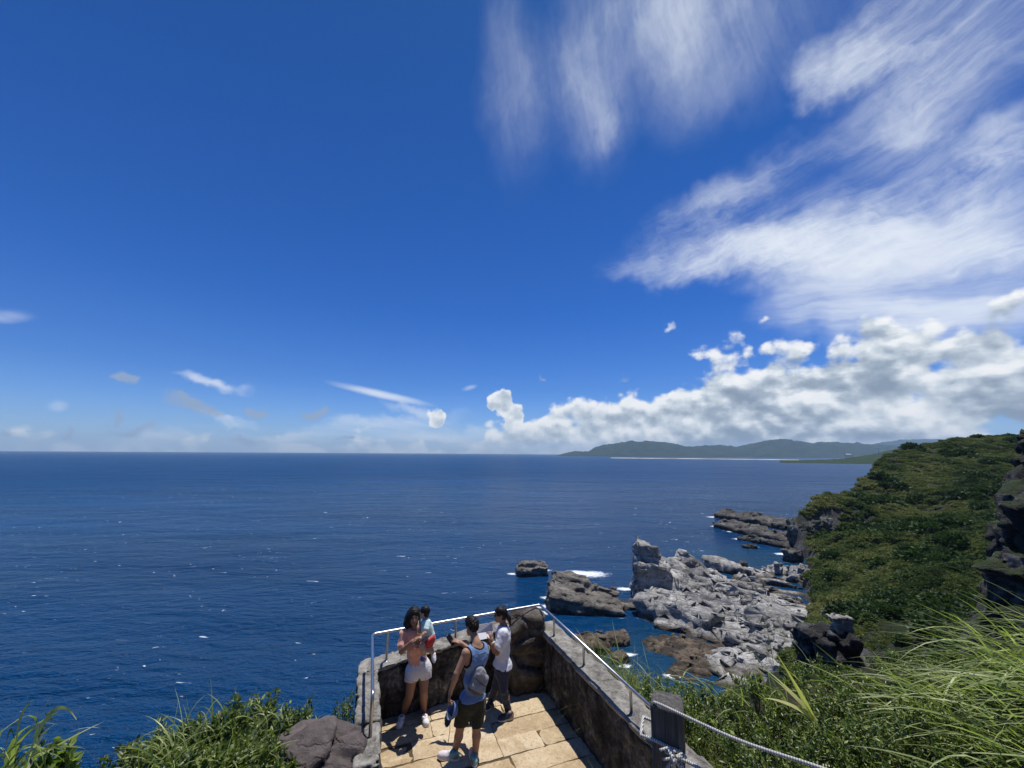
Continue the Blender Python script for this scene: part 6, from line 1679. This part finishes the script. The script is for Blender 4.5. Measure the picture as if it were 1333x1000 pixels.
# ------------------------------------------------------------------ wind-clipped scrub on the headland
def scrub_mesh(i, n, flat, grassy=False):
    r = np.random.RandomState(500 + i)
    th = r.uniform(0, 2 * np.pi, n); cz = r.uniform(0.0, 1.0, n); sr = np.sqrt(1 - cz * cz)
    q = np.stack([sr * np.cos(th), sr * np.sin(th), cz], 1)
    lump = 1 + 0.35 * perlin(q[:, 0] * 2.2 + i, q[:, 1] * 2.2, q[:, 2] * 2.2, 3) + 0.15 * perlin(q[:, 0] * 6 + i, q[:, 1] * 6, q[:, 2] * 6, 9)
    base = q * (lump * r.uniform(0.72, 1.0, n))[:, None] * np.array([1, 1, flat])
    d = q + r.normal(size=(n, 3)) * 0.7; nn = q * 0.7 + np.array([0, 0, 0.6]) + r.normal(size=(n, 3)) * 0.4
    L_ = r.uniform(0.16, 0.34, n)
    V, T = leaves(base, d, nn, L_, L_ * 0.75, 0.15)
    me = mesh_from('scrub', V, tris=T); return me
m_scrub, g, b = material('headland_scrub_leaves')
pos = g.new('ShaderNodeNewGeometry').outputs['Position']; oi = g.new('ShaderNodeObjectInfo').outputs['Random']; rnd = g.new('ShaderNodeNewGeometry').outputs['Random Per Island']
big = g.noise(pos, 0.030, 4.0, 0.6, 0.6); mid_ = g.noise(pos, 0.14, 3.0, 0.6)
f = g.math('ADD', g.math('MULTIPLY', big, 0.85), g.math('ADD', g.math('MULTIPLY', mid_, 0.35), g.math('ADD', g.math('MULTIPLY', oi, 0.14), g.math('MULTIPLY', rnd, 0.10))))
c = g.ramp(f, [(0.50, (.018, .040, .011)), (0.62, (.055, .090, .022)), (0.74, (.13, .165, .042)), (0.90, (.22, .23, .08))])
g.put(b.inputs['Base Color'], c); b.inputs['Roughness'].default_value = 0.6; b.inputs['Specular IOR Level'].default_value = 0.2
tr = g.new('ShaderNodeBsdfTranslucent'); g.put(tr.inputs[0], c); mx = g.new('ShaderNodeMixShader'); mx.inputs[0].default_value = 0.38
g.l.new(b.outputs[0], mx.inputs[1]); g.l.new(tr.outputs[0], mx.inputs[2]); g.l.new(mx.outputs[0], m_scrub.node_tree.nodes['Material Output'].inputs[0])
protos = [scrub_mesh(i, 520, [0.55, 0.75, 0.4, 0.9][i % 4]) for i in range(6)] + [scrub_mesh(i, 1100, 0.95) for i in (11, 12)]
M_tree = leaf_mat('dark_tree_leaves', (.010, .026, .008), (.045, .080, .020), 0.5, 0.3, 0.5, 0.25)
# scattered as geometry-node instances of six crowns: nobody could count them
sr_ = np.random.RandomState(9)
N = 88000
sx = sr_.uniform(28, 420, N); sy = sr_.uniform(34, 330, N)
hz, hsd = head_at(sx, sy)
hx1, _ = head_at(sx + 2, sy); hy1, _ = head_at(sx, sy + 2); hx0, _ = head_at(sx - 2, sy); hy0, _ = head_at(sx, sy - 2)
slope = np.hypot(hx1 - hx0, hy1 - hy0) / 4
dist = np.hypot(sx, sy)
dens_ = np.clip((150 / np.maximum(dist, 1))**1.4, 0.12, 1.0)
rock_gap = fbm(sx / 9, sy / 9, 0 * sx, 2, 77)
shelf_d = poly_dist(SHELF, sx, sy)
keep = (hsd > 1.2) & (slope < 1.15 + 0.5 * rock_gap) & (hz > 2.2) & (sx < sy * 1.45 + 12) & (sr_.uniform(0, 1, N) < dens_) & ((shelf_d < 0.5) | (hz > splate(sx, sy) + 0.35 - 0.8 * rock_gap))
sx, sy, hz, dist = sx[keep], sy[keep], hz[keep], dist[keep]
tree_ = fbm(sx / 26, sy / 26, 0 * sx, 3, 91) + 0.5 * sstep(95, 60, sy) - 0.15 + 0.35 * (np.hypot(sx - 138, sy - 160) < 20)
big_ = (head_at(sx, sy)[1] > 9) & (sr_.uniform(0, 1, len(sx)) < np.clip(0.22 * (tree_ - 0.05) * 3, 0.004, 0.25))
sc_ = np.where(big_, 1.75, 1.0) * sr_.uniform(0.9, 1.9, len(sx)) * np.clip(dist / 150, 0.72, 1.25) * (1 + 0.75 * np.clip(fbm(sx / 12, sy / 12, 0 * sx, 2, 55), -0.6, 1))
me = bpy.data.meshes.new('scrub_cover'); me.vertices.add(len(sx)); me.vertices.foreach_set('co', np.stack([sx, sy, hz - 0.15 * sc_], 1).astype(np.float32).ravel())
at = me.attributes.new('size', 'FLOAT', 'POINT'); at.data.foreach_set('value', sc_.astype(np.float32))
at = me.attributes.new('pick', 'INT', 'POINT'); at.data.foreach_set('value', np.where(big_, sr_.randint(6, 8, len(sx)), sr_.randint(0, 6, len(sx))).astype(np.int32))
at = me.attributes.new('turn', 'FLOAT', 'POINT'); at.data.foreach_set('value', sr_.uniform(0, 6.28, len(sx)).astype(np.float32))
cover = link('scrub_cover', me); tag(cover, 'low wind-clipped green scrub covering the headland slopes', 'scrub', kind='stuff')
ng = bpy.data.node_groups.new('scatter_scrub', 'GeometryNodeTree')
ng.interface.new_socket('Geometry', in_out='INPUT', socket_type='NodeSocketGeometry'); ng.interface.new_socket('Geometry', in_out='OUTPUT', socket_type='NodeSocketGeometry')
gi = ng.nodes.new('NodeGroupInput'); go = ng.nodes.new('NodeGroupOutput'); gj = ng.nodes.new('GeometryNodeJoinGeometry')
rv = ng.nodes.new('GeometryNodeInputNamedAttribute'); rv.data_type = 'INT'; rv.inputs[0].default_value = 'pick'
rvo = [s for s in rv.outputs if s.enabled and s.name == 'Attribute'][0]
na = ng.nodes.new('GeometryNodeInputNamedAttribute'); na.data_type = 'FLOAT'; na.inputs[0].default_value = 'size'
nt_ = ng.nodes.new('GeometryNodeInputNamedAttribute'); nt_.data_type = 'FLOAT'; nt_.inputs[0].default_value = 'turn'
cmb = ng.nodes.new('ShaderNodeCombineXYZ'); ng.links.new([s for s in nt_.outputs if s.enabled and s.name == 'Attribute'][0], cmb.inputs[2])
iop = ng.nodes.new('GeometryNodeInstanceOnPoints')
for p in reversed(protos):
    p.materials.append(M_tree if len(p.polygons) > 3000 else m_scrub)
    po = bpy.data.objects.new('scrub_crown', p)
    oin = ng.nodes.new('GeometryNodeObjectInfo'); oin.inputs['Object'].default_value = po; oin.inputs['As Instance'].default_value = True
    ng.links.new(oin.outputs['Geometry'], gj.inputs[0])
ng.links.new(gi.outputs[0], iop.inputs['Points']); ng.links.new(gj.outputs[0], iop.inputs['Instance'])
iop.inputs['Pick Instance'].default_value = True; ng.links.new(rvo, iop.inputs['Instance Index'])
ng.links.new([s for s in na.outputs if s.enabled and s.name == 'Attribute'][0], iop.inputs['Scale'])
try: ng.links.new(cmb.outputs[0], iop.inputs['Rotation'])
except Exception: pass
ng.links.new(iop.outputs[0], go.inputs[0])
md = cover.modifiers.new('scatter', 'NODES'); md.node_group = ng
print('scrub', len(sx))
# ------------------------------------------------------------------ the air: far hills fade toward blue
m_haze = bpy.data.materials.new('sea_haze'); m_haze.use_nodes = True
nt = m_haze.node_tree; nt.nodes.clear()
om = nt.nodes.new('ShaderNodeOutputMaterial'); pv = nt.nodes.new('ShaderNodeVolumePrincipled')
pv.inputs['Color'].default_value = (0.56, 0.78, 1.0, 1); pv.inputs['Density'].default_value = 5.6e-5; pv.inputs['Anisotropy'].default_value = 0.0
nt.links.new(pv.outputs[0], om.inputs['Volume'])
hz_ = Geo(); hz_.box((0, 0, 250), (39600, 39600, 520))
tag(hz_.build('haze', m_haze), kind='stuff')
